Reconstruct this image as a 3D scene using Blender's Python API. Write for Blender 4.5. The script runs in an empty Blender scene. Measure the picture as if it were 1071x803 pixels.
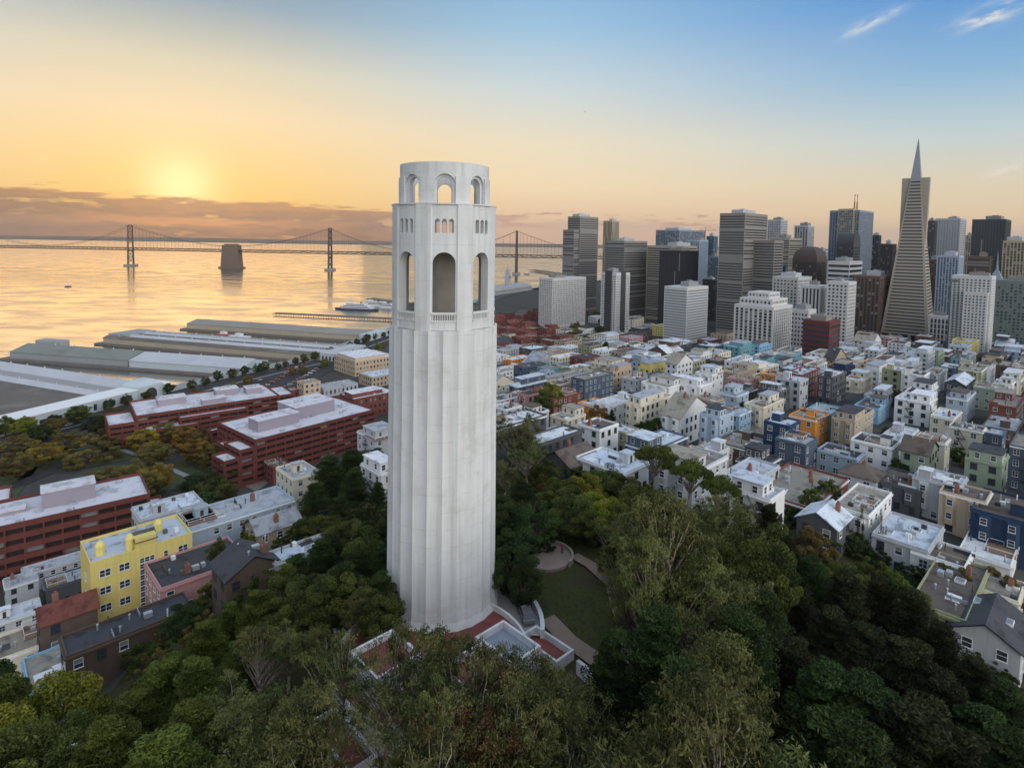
import bpy, math, random
import numpy as np
from mathutils import Vector, Matrix
PI = math.pi
R_ = math.radians
rnd = random.Random(7)
SC = bpy.context.scene
COL = SC.collection

# ------------------------------------------------------------------ camera
FPX, HC, W0, H0 = 620.0, 132.0, 1071, 803
PITCH, ROLL, HOR = R_(3.5), R_(0.9), 249.5
SHY = math.tan(PITCH) - (401.5 - HOR) / FPX
fw = Vector((0, math.cos(PITCH), -math.sin(PITCH)))
u0 = Vector((0, math.sin(PITCH), math.cos(PITCH)))
x0 = Vector((1, 0, 0))
rt = x0 * math.cos(ROLL) + u0 * math.sin(ROLL)
up = u0 * math.cos(ROLL) - x0 * math.sin(ROLL)
cd = bpy.data.cameras.new('camera'); cam = bpy.data.objects.new('camera', cd); COL.objects.link(cam)
m = Matrix((rt, up, -fw)).transposed().to_4x4(); m.translation = (0, 0, HC)
cam.matrix_world = m
cd.sensor_width = 36; cd.lens = FPX / W0 * 36; cd.shift_y = SHY * FPX / W0
cd.clip_start = 0.5; cd.clip_end = 60000
SC.camera = cam

def ray(px, py):
    return fw + rt * ((px - 535.5) / FPX) + up * ((401.5 - py) / FPX + SHY)
def at_z(px, py, z):
    d = ray(px, py); t = (z - HC) / d.z
    return Vector((d.x * t, d.y * t, z))
def at_y(px, py, Y):
    d = ray(px, py); t = Y / d.y
    return Vector((d.x * t, Y, HC + d.z * t))
def proj(p):
    q = Vector(p) - Vector((0, 0, HC)); k = q.dot(fw)
    if k < 1: return (-9999, -9999)
    return (535.5 + FPX * q.dot(rt) / k, 401.5 - FPX * (q.dot(up) / k - SHY))

# ------------------------------------------------------------------ sky, sun, exposure
SUN_AZ, SUN_EL = math.atan((190 - 535.5) / FPX), R_(3.6)
sd = Vector((math.sin(SUN_AZ) * math.cos(SUN_EL), math.cos(SUN_AZ) * math.cos(SUN_EL), math.sin(SUN_EL)))
def lin(c):
    return tuple(((v / 255) / 12.92 if v <= 10 else (((v / 255) + .055) / 1.055) ** 2.4) for v in c)
def L4(c): return (*lin(c), 1)

class NT:
    def __init__(s, tree): s.t = tree; s.n = tree.nodes; s.l = tree.links
    def new(s, kind, **kw):
        n = s.n.new(kind)
        for k, v in kw.items(): setattr(n, k, v)
        return n
    def put(s, sock, v):
        if hasattr(v, 'is_output') or isinstance(v, bpy.types.NodeSocket): s.l.new(v, sock)
        else: sock.default_value = v
    def math(s, op, a, b=0.0, c=None, clamp=False):
        n = s.new('ShaderNodeMath', operation=op); n.use_clamp = clamp
        s.put(n.inputs[0], a); s.put(n.inputs[1], b)
        if c is not None: s.put(n.inputs[2], c)
        return n.outputs[0]
    def vmath(s, op, a, b):
        n = s.new('ShaderNodeVectorMath', operation=op); s.put(n.inputs[0], a); s.put(n.inputs[1], b)
        return n
    def mix(s, f, a, b, mode='MIX'):
        n = s.new('ShaderNodeMix', data_type='RGBA', blend_type=mode)
        s.put(n.inputs[0], f); s.put(n.inputs[6], a); s.put(n.inputs[7], b)
        return n.outputs[2]
    def ramp(s, f, stops, interp='LINEAR'):
        n = s.new('ShaderNodeValToRGB'); cr = n.color_ramp; cr.interpolation = interp
        while len(cr.elements) < len(stops): cr.elements.new(1)
        for e, (p, c) in zip(cr.elements, stops):
            e.position = p; e.color = c if len(c) == 4 else (*c, 1)
        s.put(n.inputs[0], f); return n.outputs[0]
    def smooth(s, v, a, b):
        if a > b: return s.math('SUBTRACT', 1.0, s.smooth(v, b, a))
        n = s.new('ShaderNodeMapRange', interpolation_type='SMOOTHSTEP')
        s.put(n.inputs[0], v); n.inputs[1].default_value = a; n.inputs[2].default_value = b
        n.inputs[3].default_value = 0; n.inputs[4].default_value = 1
        return n.outputs[0]
    def noise(s, vec, scale, detail=4, rough=.55):
        n = s.new('ShaderNodeTexNoise'); s.put(n.inputs['Vector'], vec)
        n.inputs['Scale'].default_value = scale; n.inputs['Detail'].default_value = detail; n.inputs['Roughness'].default_value = rough
        return n.outputs[0]

wd = bpy.data.worlds.new('World'); SC.world = wd; wd.use_nodes = True
W = NT(wd.node_tree); W.n.clear()
tc = W.new('ShaderNodeTexCoord').outputs['Generated']
sep = W.new('ShaderNodeSeparateXYZ'); W.put(sep.inputs[0], tc)
sx, sy_, sz = sep.outputs
elev = W.math('MULTIPLY', W.math('ARCSINE', sz), 180 / PI)
az = W.math('MULTIPLY', W.math('ARCTAN2', sx, sy_), 180 / PI)          # degrees, + to the right
daz = W.math('ABSOLUTE', W.math('SUBTRACT', az, math.degrees(SUN_AZ)))
en = W.math('DIVIDE', elev, 60, clamp=True)
E_ = lambda d: d / 60
rampA = W.ramp(en, [(0, L4((246, 168, 80))), (E_(2.5), L4((253, 204, 112))), (E_(6), L4((251, 213, 144))), (E_(10), L4((246, 220, 178))),
                    (E_(14), L4((222, 213, 186))), (E_(19), L4((152, 172, 186))), (E_(25), L4((104, 138, 170))), (1, L4((130, 165, 205)))])
rampB = W.ramp(en, [(0, L4((236, 190, 160))), (E_(2), L4((244, 206, 168))), (E_(5), L4((249, 224, 184))), (E_(9), L4((240, 226, 196))),
                    (E_(14), L4((206, 218, 220))), (E_(19), L4((160, 198, 224))), (E_(26), L4((112, 166, 214))), (1, L4((120, 165, 215)))])
rampC = W.ramp(en, [(0, L4((232, 195, 165))), (E_(2.5), L4((238, 210, 170))), (E_(5), L4((226, 213, 186))), (E_(8.5), L4((196, 212, 214))),
                    (E_(13), L4((140, 184, 218))), (E_(19), L4((84, 146, 212))), (E_(26), L4((66, 122, 190))), (1, L4((110, 160, 215)))])
t1 = W.smooth(daz, 2, 34); t2 = W.smooth(daz, 28, 72)
skyc = W.mix(t2, W.mix(t1, rampA, rampB), rampC)
# glow round the low sun
dotn = W.vmath('DOT_PRODUCT', tc, tuple(sd)).outputs['Value']
ang = W.math('MULTIPLY', W.math('ARCCOSINE', W.math('MINIMUM', dotn, 0.999999)), 180 / PI)
g1 = W.math('EXPONENT', W.math('MULTIPLY', W.math('POWER', W.math('DIVIDE', ang, 2.6), 2), -1))
g2 = W.math('EXPONENT', W.math('MULTIPLY', W.math('DIVIDE', ang, 9.0), -1))
skyc = W.mix(1.0, skyc, W.mix(W.math('MULTIPLY', g1, .42), (0, 0, 0, 1), (1.0, .80, .62, 1)), 'ADD')
skyc = W.mix(1.0, skyc, W.mix(W.math('MULTIPLY', g2, .2), (0, 0, 0, 1), (.9, .55, .16, 1)), 'ADD')
# marine cloud bank lying on the far shore
azv = W.new('ShaderNodeCombineXYZ'); W.put(azv.inputs[0], W.math('MULTIPLY', az, .16)); W.put(azv.inputs[1], W.math('MULTIPLY', elev, 1.1)); azv.inputs[2].default_value = 3.7
nz = W.noise(azv.outputs[0], 1.6, 7, .6)
azv2 = W.new('ShaderNodeCombineXYZ'); W.put(azv2.inputs[0], W.math('MULTIPLY', az, .10)); W.put(azv2.inputs[1], W.math('MULTIPLY', elev, .5)); azv2.inputs[2].default_value = 9.1
nz2 = W.noise(azv2.outputs[0], 2.2, 5, .55)
azn = W.math('DIVIDE', W.math('ADD', az, 60), 120, clamp=True)
A_ = lambda d: (d + 60) / 120
g = lambda v: (v, v, v, 1)
top = W.ramp(azn, [(A_(-60), g(.62)), (A_(-38), g(.60)), (A_(-22), g(.54)), (A_(-12), g(.46)), (A_(-4), g(.38)), (A_(14), g(.34)), (A_(26), g(.16)), (A_(36), g(-.2))])
topd = W.math('ADD', W.math('MULTIPLY', top, 5.4), W.math('MULTIPLY', W.math('SUBTRACT', nz, .5), W.math('ADD', 2.4, W.math('MULTIPLY', W.smooth(az, -10, 2), 5.0))))
bank = W.smooth(W.math('SUBTRACT', topd, elev), -.08, .34)
holes = W.smooth(W.math('ADD', nz2, W.math('MULTIPLY', W.math('SUBTRACT', 0, W.smooth(az, -14, 2)), .12)), .30, .44)
bank = W.math('MULTIPLY', bank, W.math('MAXIMUM', holes, .35))
bank = W.math('MULTIPLY', bank, W.math('SUBTRACT', 1, W.math('MULTIPLY', W.smooth(az, -9, 1), W.smooth(elev, 1.5, .7))))
bcol = W.ramp(W.math('DIVIDE', elev, 4.0, clamp=True), [(0, L4((124, 88, 72))), (.25, L4((132, 96, 80))), (.5, L4((162, 124, 100))), (.72, L4((190, 146, 108))), (1, L4((232, 182, 112)))])
bcolR = W.ramp(W.math('DIVIDE', elev, 4.0, clamp=True), [(0, L4((226, 186, 164))), (.4, L4((206, 170, 156))), (.75, L4((184, 158, 152))), (1, L4((205, 178, 160)))])
bcol = W.mix(W.smooth(az, -16, 0), bcol, bcolR)
bcol = W.mix(W.math('MULTIPLY', W.smooth(nz2, .42, .62), .35), bcol, L4((232, 160, 104)))
gl = W.math('MULTIPLY', W.smooth(daz, 16, 1), W.smooth(W.math('ABSOLUTE', W.math('SUBTRACT', elev, W.math('ADD', 1.0, W.math('MULTIPLY', W.math('SUBTRACT', nz, .5), 1.6)))), .55, .05))
bcol = W.mix(W.math('MULTIPLY', gl, .8), bcol, L4((255, 168, 92)))
bcol = W.mix(W.math('MULTIPLY', W.smooth(az, -27, -44), .45), bcol, L4((112, 88, 82)))
skyc = W.mix(W.math('MULTIPLY', bank, .93), skyc, bcol)
# thin dark streaks just above the bank, left of the sun
st = W.new('ShaderNodeCombineXYZ'); W.put(st.inputs[0], W.math('MULTIPLY', az, .22)); W.put(st.inputs[1], W.math('MULTIPLY', elev, 2.4)); st.inputs[2].default_value = 1.3
stm = W.math('MULTIPLY', W.smooth(W.noise(st.outputs[0], 1.5, 6, .6), .60, .68), W.math('MULTIPLY', W.smooth(W.math('ABSOLUTE', W.math('SUBTRACT', elev, 3.45)), .55, .1), W.smooth(az, -24, -30)))
skyc = W.mix(W.math('MULTIPLY', stm, .6), skyc, L4((206, 148, 92)))
# wisps of cirrus in the blue part
def wisp(px, py, la, le, tilt, seed, amt):
    global skyc
    d = ray(px, py).normalized()
    e0, a0 = math.degrees(math.asin(d.z)), math.degrees(math.atan2(d.x, d.y))
    da = W.math('SUBTRACT', az, a0); de = W.math('SUBTRACT', elev, e0)
    c, s_ = math.cos(tilt), math.sin(tilt)
    u = W.math('ADD', W.math('MULTIPLY', da, c), W.math('MULTIPLY', de, s_))
    v = W.math('SUBTRACT', W.math('MULTIPLY', de, c), W.math('MULTIPLY', da, s_))
    cv = W.new('ShaderNodeCombineXYZ'); W.put(cv.inputs[0], W.math('MULTIPLY', u, .35)); W.put(cv.inputs[1], W.math('MULTIPLY', v, 1.5)); cv.inputs[2].default_value = seed
    n = W.noise(cv.outputs[0], 1.0, 7, .62)
    bl = W.math('EXPONENT', W.math('MULTIPLY', W.math('ADD', W.math('POWER', W.math('DIVIDE', W.math('ABSOLUTE', u), la), 2), W.math('POWER', W.math('DIVIDE', W.math('ABSOLUTE', v), le), 2)), -1))
    k = W.math('MULTIPLY', bl, W.smooth(n, .36, .66))
    skyc = W.mix(W.math('MULTIPLY', k, amt, clamp=True), skyc, L4((240, 236, 226)))
wisp(912, 24, 1.9, .42, R_(20), 2.2, .75); wisp(1035, 16, 1.7, .6, R_(12), 5.1, 1.0); wisp(1064, 174, 1.6, .5, R_(18), 7.4, .8)
# western sky opposite the sunrise, given extra brightness to front-light the tower; zenith
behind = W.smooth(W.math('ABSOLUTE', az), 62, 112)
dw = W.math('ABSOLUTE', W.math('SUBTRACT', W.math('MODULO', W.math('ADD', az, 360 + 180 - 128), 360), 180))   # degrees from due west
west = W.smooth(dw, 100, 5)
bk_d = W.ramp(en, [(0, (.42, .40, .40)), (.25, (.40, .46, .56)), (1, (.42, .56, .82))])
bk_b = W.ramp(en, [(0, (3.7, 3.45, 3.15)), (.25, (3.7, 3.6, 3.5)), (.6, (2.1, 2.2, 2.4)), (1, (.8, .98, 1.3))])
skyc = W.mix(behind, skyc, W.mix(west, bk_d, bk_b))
skyc = W.mix(W.smooth(elev, 32, 66), skyc, (.66, .80, 1.0, 1))
skyc = W.mix(W.smooth(elev, 0, -3), skyc, (.10, .08, .06, 1))
nish = W.new('ShaderNodeTexSky', sky_type='NISHITA'); nish.sun_disc = False
nish.sun_elevation = SUN_EL; nish.sun_rotation = SUN_AZ
skyc = W.mix(.003, skyc, nish.outputs[0], 'ADD')
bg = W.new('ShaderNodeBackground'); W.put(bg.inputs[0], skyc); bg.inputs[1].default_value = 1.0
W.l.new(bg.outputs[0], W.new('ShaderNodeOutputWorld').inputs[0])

sl = bpy.data.lights.new('sun', 'SUN'); sl.energy = 0.22; sl.angle = R_(30); sl.color = (1.0, .58, .26)
so = bpy.data.objects.new('sun', sl); COL.objects.link(so); so.rotation_euler = (-sd).to_track_quat('-Z', 'Y').to_euler()
vs = SC.view_settings; vs.view_transform = 'Standard'; vs.look = 'None'; vs.exposure = 0; vs.gamma = 1; vs.use_curve_mapping = False
SC.render.engine = 'CYCLES'
SC.cycles.use_denoising = True; SC.cycles.max_bounces = 6; SC.cycles.diffuse_bounces = 3; SC.cycles.glossy_bounces = 3
SC.cycles.transparent_max_bounces = 8; SC.cycles.volume_bounces = 0; SC.cycles.sample_clamp_indirect = 4
SC.cycles.use_adaptive_sampling = True; SC.cycles.adaptive_threshold = .02

# ------------------------------------------------------------------ materials
MATS = {}
def mat(name, col, rough=.8, var=.12, vscale=.6, streak=0.0, metal=0.0, spec=.3, bump=0.0, orand=0.0, dirt=None):
    """Principled with noise-driven variation of the base colour."""
    if name in MATS: return MATS[name]
    mt = bpy.data.materials.new(name); mt.use_nodes = True; t = NT(mt.node_tree); t.n.clear()
    p = t.new('ShaderNodeBsdfPrincipled'); o = t.new('ShaderNodeOutputMaterial'); t.l.new(p.outputs[0], o.inputs[0])
    co = t.new('ShaderNodeTexCoord').outputs['Object']
    n1 = t.noise(co, vscale, 5, .6)
    c = t.mix(n1, tuple(v * (1 - var) for v in col) + (1,), tuple(min(1, v * (1 + var)) for v in col) + (1,))
    if streak:
        mp = t.new('ShaderNodeMapping'); mp.inputs['Scale'].default_value = (1.4, 1.4, .09); t.put(mp.inputs[0], co)
        s = t.smooth(t.noise(mp.outputs[0], 1.2, 5, .6), .45, .75)
        c = t.mix(t.math('MULTIPLY', s, streak), c, tuple(v * .55 for v in col) + (1,))
    if dirt:
        s = t.smooth(t.noise(co, dirt[1], 6, .65), .48, .66)
        c = t.mix(t.math('MULTIPLY', s, dirt[2]), c, dirt[0] + (1,))
    if orand:
        oi = t.new('ShaderNodeObjectInfo').outputs['Random']
        h = t.new('ShaderNodeHueSaturation'); t.put(h.inputs['Color'], c)
        t.put(h.inputs['Value'], t.math('ADD', t.math('MULTIPLY', oi, orand * 2), 1 - orand)); c = h.outputs[0]
    t.put(p.inputs['Base Color'], c); p.inputs['Roughness'].default_value = rough; p.inputs['Metallic'].default_value = metal
    p.inputs['Specular IOR Level'].default_value = spec
    if bump:
        b = t.new('ShaderNodeBump'); b.inputs['Strength'].default_value = bump; b.inputs['Distance'].default_value = .1
        t.put(b.inputs['Height'], t.noise(co, vscale * 6, 5)); t.l.new(b.outputs[0], p.inputs['Normal'])
    MATS[name] = mt; return mt

# wall paints (true colours, not lit ones)
WALLC = {'white': (.70, .70, .68), 'cream': (.66, .60, .46), 'pale grey': (.46, .47, .48), 'pale blue': (.38, .47, .55), 'tan': (.42, .34, .24),
         'blue': (.024, .05, .10), 'pink': (.50, .27, .25), 'green': (.30, .36, .25), 'yellow': (.74, .60, .19), 'brown': (.12, .085, .065),
         'orange': (.78, .30, .05), 'brick red': (.20, .065, .05), 'teal': (.14, .33, .36), 'dark grey': (.09, .095, .10), 'sand': (.52, .40, .28),
         'sky blue': (.24, .42, .55), 'olive': (.34, .34, .20), 'slate blue': (.09, .12, .16)}
def wallm(k): return mat('paint ' + k, WALLC[k], .8, .09, .35, .30, orand=.12)
ROOFC = {'white': (.66, .66, .67), 'light grey': (.36, .37, .39), 'gravel': (.30, .265, .21), 'dark tar': (.055, .055, .06), 'brown': (.13, .10, .08), 'silver': (.54, .58, .63), 'red': (.19, .06, .042)}
def roofm(k):
    c = ROOFC[k]
    return mat('roofing ' + k, c, .75, .16, .25, orand=.12, dirt=(tuple(v * .40 for v in c), .30, .85))
def glass(name, col, rough=.12):
    if name in MATS: return MATS[name]
    mt = mat(name, col, rough, .35, .8, spec=.55); return mt
GL = glass('window glass dark', (.035, .045, .055)); GL2 = glass('window glass blind', (.22, .22, .21), .3)
GLB = glass('window glass blue', (.05, .10, .15)); GLW = mat('window glass warm lit', (.30, .22, .12), .3)
TRIM = mat('white trim', (.74, .74, .72), .6, .05)
DARKM = mat('dark metal', (.05, .05, .055), .5, .2)
STEEL = mat('galvanised metal', (.45, .47, .5), .4, .15, metal=.4)

# ------------------------------------------------------------------ mesh builder
class MB:
    def __init__(s): s.v = []; s.f = []; s.m = []
    def quad(s, a, b, c, d, mi=0):
        i = len(s.v); s.v += [tuple(a), tuple(b), tuple(c), tuple(d)]; s.f.append((i, i + 1, i + 2, i + 3)); s.m.append(mi)
    def poly(s, pts, mi=0):
        i = len(s.v); s.v += [tuple(p) for p in pts]; s.f.append(tuple(range(i, i + len(pts)))); s.m.append(mi)
    def box(s, x0, x1, y0, y1, z0, z1, mi=0, bottom=True):
        s.prism([(x0, y0), (x1, y0), (x1, y1), (x0, y1)], z0, z1, mi, bottom)
    def prism(s, pts, z0, z1, mi=0, bottom=True, top=True, scale_top=1.0, ctr=None):
        n = len(pts); i = len(s.v)
        if ctr is None: ctr = (sum(p[0] for p in pts) / n, sum(p[1] for p in pts) / n)
        s.v += [(p[0], p[1], z0) for p in pts]
        s.v += [(ctr[0] + (p[0] - ctr[0]) * scale_top, ctr[1] + (p[1] - ctr[1]) * scale_top, z1) for p in pts]
        for k in range(n):
            j = (k + 1) % n; s.f.append((i + k, i + j, i + n + j, i + n + k)); s.m.append(mi)
        if top: s.f.append(tuple(i + n + k for k in range(n))); s.m.append(mi)
        if bottom: s.f.append(tuple(i + n - 1 - k for k in range(n))); s.m.append(mi)
    def obox(s, c, ax, ay, hx, hy, z0, z1, mi=0):
        c = Vector(c[:2]); ax = Vector(ax).normalized(); ay = Vector(ay).normalized()
        P = [c - ax * hx - ay * hy, c + ax * hx - ay * hy, c + ax * hx + ay * hy, c - ax * hx + ay * hy]
        s.prism([(p.x, p.y) for p in P], z0, z1, mi)
    def tube(s, p0, p1, r0, r1, n=6, mi=0, cap=True):
        p0 = Vector(p0); p1 = Vector(p1); d = (p1 - p0)
        if d.length < 1e-6: return
        q = d.to_track_quat('Z', 'Y'); a = q @ Vector((1, 0, 0)); b = q @ Vector((0, 1, 0)); i = len(s.v)
        for (p, r) in ((p0, r0), (p1, r1)):
            for k in range(n):
                t = 2 * PI * k / n; s.v.append(tuple(p + a * (r * math.cos(t)) + b * (r * math.sin(t))))
        for k in range(n):
            j = (k + 1) % n; s.f.append((i + k, i + j, i + n + j, i + n + k)); s.m.append(mi)
        if cap:
            s.f.append(tuple(i + n + k for k in range(n))); s.m.append(mi)
            s.f.append(tuple(i + n - 1 - k for k in range(n))); s.m.append(mi)
    def path(s, pts, r, n=6, mi=0, r1=None):
        for k in range(len(pts) - 1):
            t0 = k / (len(pts) - 1); t1 = (k + 1) / (len(pts) - 1); e = r if r1 is None else r1
            s.tube(pts[k], pts[k + 1], r + (e - r) * t0, r + (e - r) * t1, n, mi)
    def lathe(s, prof, n=24, mi=0, c=(0, 0)):
        i = len(s.v)
        for (r, z) in prof:
            for k in range(n):
                t = 2 * PI * k / n; s.v.append((c[0] + r * math.cos(t), c[1] + r * math.sin(t), z))
        for j in range(len(prof) - 1):
            for k in range(n):
                q = (k + 1) % n; s.f.append((i + j * n + k, i + j * n + q, i + (j + 1) * n + q, i + (j + 1) * n + k)); s.m.append(mi)
    def mesh(s, name, mats, smooth=False):
        me = bpy.data.meshes.new(name); me.from_pydata(s.v, [], s.f)
        for x in mats: me.materials.append(x)
        me.polygons.foreach_set('material_index', s.m)
        if smooth: me.polygons.foreach_set('use_smooth', [True] * len(s.f))
        me.update(); return me
    def build(s, name, mats, parent=None, loc=(0, 0, 0), rz=0, smooth=False):
        if not isinstance(mats, (list, tuple)): mats = [mats]
        return obj(name, s.mesh(name, mats, smooth), parent, loc, rz)
def obj(name, me, parent=None, loc=(0, 0, 0), rz=0):
    o = bpy.data.objects.new(name, me); COL.objects.link(o); o.parent = parent; o.location = loc; o.rotation_euler = (0, 0, rz)
    return o
def tag(o, label, cat, group=None):
    o['label'] = label; o['category'] = cat
    if group: o['group'] = group
    return o
def thing(name, label, cat, loc=(0, 0, 0), rz=0, group=None):
    o = bpy.data.objects.new(name, None); COL.objects.link(o); o.empty_display_size = 1
    o.location = loc; o.rotation_euler = (0, 0, rz); return tag(o, label, cat, group)
def struct(o): o['kind'] = 'structure'; return o
def copy_tree(o, parent=None):
    c = o.copy(); COL.objects.link(c); c.parent = parent
    for ch in o.children: copy_tree(ch, c)
    return c
def fmesh(name, verts, faces_flat, nper, mats, smooth=False):
    """fast mesh from numpy arrays, faces of nper corners"""
    me = bpy.data.meshes.new(name); nv = len(verts); nf = len(faces_flat) // nper
    me.vertices.add(nv); me.vertices.foreach_set('co', np.asarray(verts, np.float32).ravel())
    me.loops.add(nf * nper); me.loops.foreach_set('vertex_index', np.asarray(faces_flat, np.int32))
    me.polygons.add(nf); me.polygons.foreach_set('loop_start', np.arange(nf, dtype=np.int32) * nper)
    if smooth: me.polygons.foreach_set('use_smooth', np.ones(nf, bool))
    for x in mats: me.materials.append(x)
    me.update(calc_edges=True); me.validate(); return me

# ------------------------------------------------------------------ terrain
CTRL = [(-10, 87, 76.3), (-10, 75, 76.3), (3, 84, 76.3), (-23, 84, 76), (5, 100, 77), (-10, 105, 76.5), (-33, 85, 74), (15, 75, 75.5), (-10, 60, 75), (12, 95, 77), (-25, 65, 73.5), (20, 88, 76.5), (18, 105, 76.5),
        (0, 0, 60), (0, 40, 71), (-40, 40, 63), (40, 40, 64), (-60, 60, 56), (-70, 84, 51), (-77, 102, 49), (-99, 119, 44), (-80, 131, 49), (-60, 130, 56), (-40, 130, 64),
        (-85, 178, 38), (-60, 165, 48), (-35, 170, 58), (-83, 220, 30), (-59, 260, 36), (-20, 200, 58), (-20, 260, 46), (-105, 255, 6), (-60, 330, 6), (-30, 400, 12), (-130, 225, 5),
        (-125, 165, 10), (-145, 130, 8), (-163, 240, 4), (-200, 200, 4), (-170, 90, 8), (-120, 60, 14), (-120, 340, 4), (-250, 380, 3.5), (-190, 500, 3.5), (-60, 600, 4),
        (20, 500, 14), (20, 330, 44), (30, 180, 60), (60, 180, 60), (100, 180, 62), (130, 180, 62), (70, 150, 66), (40, 140, 70), (15, 125, 75), (80, 110, 63), (100, 150, 63),
        (60, 280, 54), (150, 280, 56), (260, 280, 58), (80, 400, 38), (200, 400, 42), (330, 400, 46), (100, 550, 20), (250, 550, 24), (430, 550, 30), (100, 720, 7), (300, 720, 9),
        (500, 740, 6), (650, 740, 16), (100, 900, 4), (400, 900, 6), (700, 900, 12), (0, 900, 4), (-100, 800, 3.5), (0, 1300, 4), (700, 1500, 6), (1500, 1500, 20), (800, 300, 55),
        (600, 500, 42), (300, 100, 55), (150, 60, 52), (200, 150, 60), (60, 60, 62), (100, 90, 58), (3000, 3000, 10), (0, 3000, 4), (0, -60, 45), (-200, 0, 6), (200, -40, 40)]
cp = np.array(CTRL, float)
def _k(d): return np.sqrt(d * d + 36.0)
_A = _k(np.hypot(cp[:, None, 0] - cp[None, :, 0], cp[:, None, 1] - cp[None, :, 1]))
_n = len(cp); _M = np.zeros((_n + 1, _n + 1)); _M[:_n, :_n] = _A; _M[:_n, _n] = 1; _M[_n, :_n] = 1
_w = np.linalg.solve(_M, np.append(cp[:, 2], 0))
def rbf(X, Y):
    out = np.full(X.shape, _w[_n])
    for i in range(_n): out += _w[i] * _k(np.hypot(X - cp[i, 0], Y - cp[i, 1]))
    return out
COAST = [(-560, -400), (-405, 220), (-335, 372), (-275, 515), (-222, 612), (-186, 760), (-150, 930), (-25, 1440), (540, 2303), (1300, 3500), (2500, 6500)]
def land_d(X, Y):
    """signed distance-ish to the sea wall, + inland"""
    best = np.full(X.shape, 1e9); sgn = np.ones(X.shape)
    for (ax, ay), (bx, by) in zip(COAST[:-1], COAST[1:]):
        dx, dy = bx - ax, by - ay; L2 = dx * dx + dy * dy
        t = np.clip(((X - ax) * dx + (Y - ay) * dy) / L2, 0, 1)
        d = np.hypot(X - ax - t * dx, Y - ay - t * dy); cr = dx * (Y - ay) - dy * (X - ax)
        up_ = d < best; best = np.where(up_, d, best); sgn = np.where(up_, np.where(cr < 0, 1, -1), sgn)
    return best * sgn
gx = np.concatenate([[-620, -590], np.arange(-560, 762, 5.0), [800, 860, 960, 1100, 1300, 1700, 2300, 3200, 4500, 6000, 9000]])
gy = np.concatenate([[-400, -300, -200, -120], np.arange(-70, 1302, 5.0), [1330, 1370, 1420, 1500, 1600, 1750, 1950, 2200, 2500, 3000, 3600, 4500, 6000, 9000]])
GX, GY = np.meshgrid(gx, gy)
GZ = np.clip(rbf(GX, GY), 3.0, None)
ld = land_d(GX, GY)
GZ = np.where(ld > 60, GZ, np.where(ld > 0, np.minimum(GZ, 3.2 + np.clip(ld - 10, 0, 50) * .3), -6.0))
far = (GX > 900) | (GY > 1400)
GZ = np.where(far & (ld > 0), np.minimum(np.maximum(GZ, 3.2), 30), GZ)
def terr(x, y):
    i = int(np.clip(np.searchsorted(gx, x) - 1, 0, len(gx) - 2)); j = int(np.clip(np.searchsorted(gy, y) - 1, 0, len(gy) - 2))
    a = (x - gx[i]) / (gx[i + 1] - gx[i]); b = (y - gy[j]) / (gy[j + 1] - gy[j])
    return float(GZ[j, i] * (1 - a) * (1 - b) + GZ[j, i + 1] * a * (1 - b) + GZ[j + 1, i] * (1 - a) * b + GZ[j + 1, i + 1] * a * b)
def on_terr(px, py, h=0.0, t0=30):
    """walk along the pixel's ray until it is h above the ground"""
    d = ray(px, py); d = d / d.y; y = t0
    while y < 2500:
        if HC + d.z * y - terr(d.x * y, y) <= h: break
        y += 1.0
    return Vector((d.x * y, y, HC + d.z * y))
ny_, nx_ = GX.shape
idx = np.arange(ny_ * nx_).reshape(ny_, nx_)
fq = np.stack([idx[:-1, :-1], idx[:-1, 1:], idx[1:, 1:], idx[1:, :-1]], -1).reshape(-1)
def ground_mat():
    mt = bpy.data.materials.new('ground earth and paving'); mt.use_nodes = True; t = NT(mt.node_tree); t.n.clear()
    p = t.new('ShaderNodeBsdfPrincipled'); o = t.new('ShaderNodeOutputMaterial'); t.l.new(p.outputs[0], o.inputs[0])
    co = t.new('ShaderNodeTexCoord').outputs['Object']
    at = t.new('ShaderNodeAttribute', attribute_name='park').outputs['Fac']
    pav = t.mix(t.noise(co, .05, 6, .65), (.032, .033, .030, 1), (.11, .105, .09, 1))
    n2 = t.noise(co, .35, 6, .65)
    grs = t.mix(n2, (.022, .034, .009, 1), (.075, .082, .026, 1)); grs = t.mix(t.smooth(t.noise(co, 1.6, 6, .7), .45, .65), grs, (.035, .03, .016, 1)); grs = t.mix(t.smooth(t.noise(co, .09, 4, .6), .48, .6), grs, (.06, .048, .028, 1))
    f = t.smooth(t.math('ADD', at, t.math('MULTIPLY', t.math('SUBTRACT', n2, .5), .5)), .4, .6)
    t.put(p.inputs['Base Color'], t.mix(f, pav, grs)); p.inputs['Roughness'].default_value = .95; p.inputs['Specular IOR Level'].default_value = .1
    return mt
ground = obj('ground', fmesh('ground', np.stack([GX, GY, GZ], -1).reshape(-1, 3), fq, 4, [ground_mat()], True)); struct(ground)
PARK = [(-75, -60), (-85, 60), (-66, 84), (-66, 118), (-52, 150), (-22, 215), (5, 205), (20, 165), (50, 150), (80, 130), (105, 118), (120, 100), (150, 70), (190, -60)]
def inpoly(x, y, P):
    c = False; j = len(P) - 1
    for i in range(len(P)):
        if (P[i][1] > y) != (P[j][1] > y) and x < (P[j][0] - P[i][0]) * (y - P[i][1]) / (P[j][1] - P[i][1]) + P[i][0]: c = not c
        j = i
    return c
pk = np.array([1.0 if inpoly(x, y, PARK) else 0.0 for x, y in zip(GX.ravel(), GY.ravel())], np.float32)
pk = np.maximum(pk, ((GX < -85) & (GX > -125) & (GY > 90) & (GY < 235)).ravel().astype(np.float32) * .9)
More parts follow.
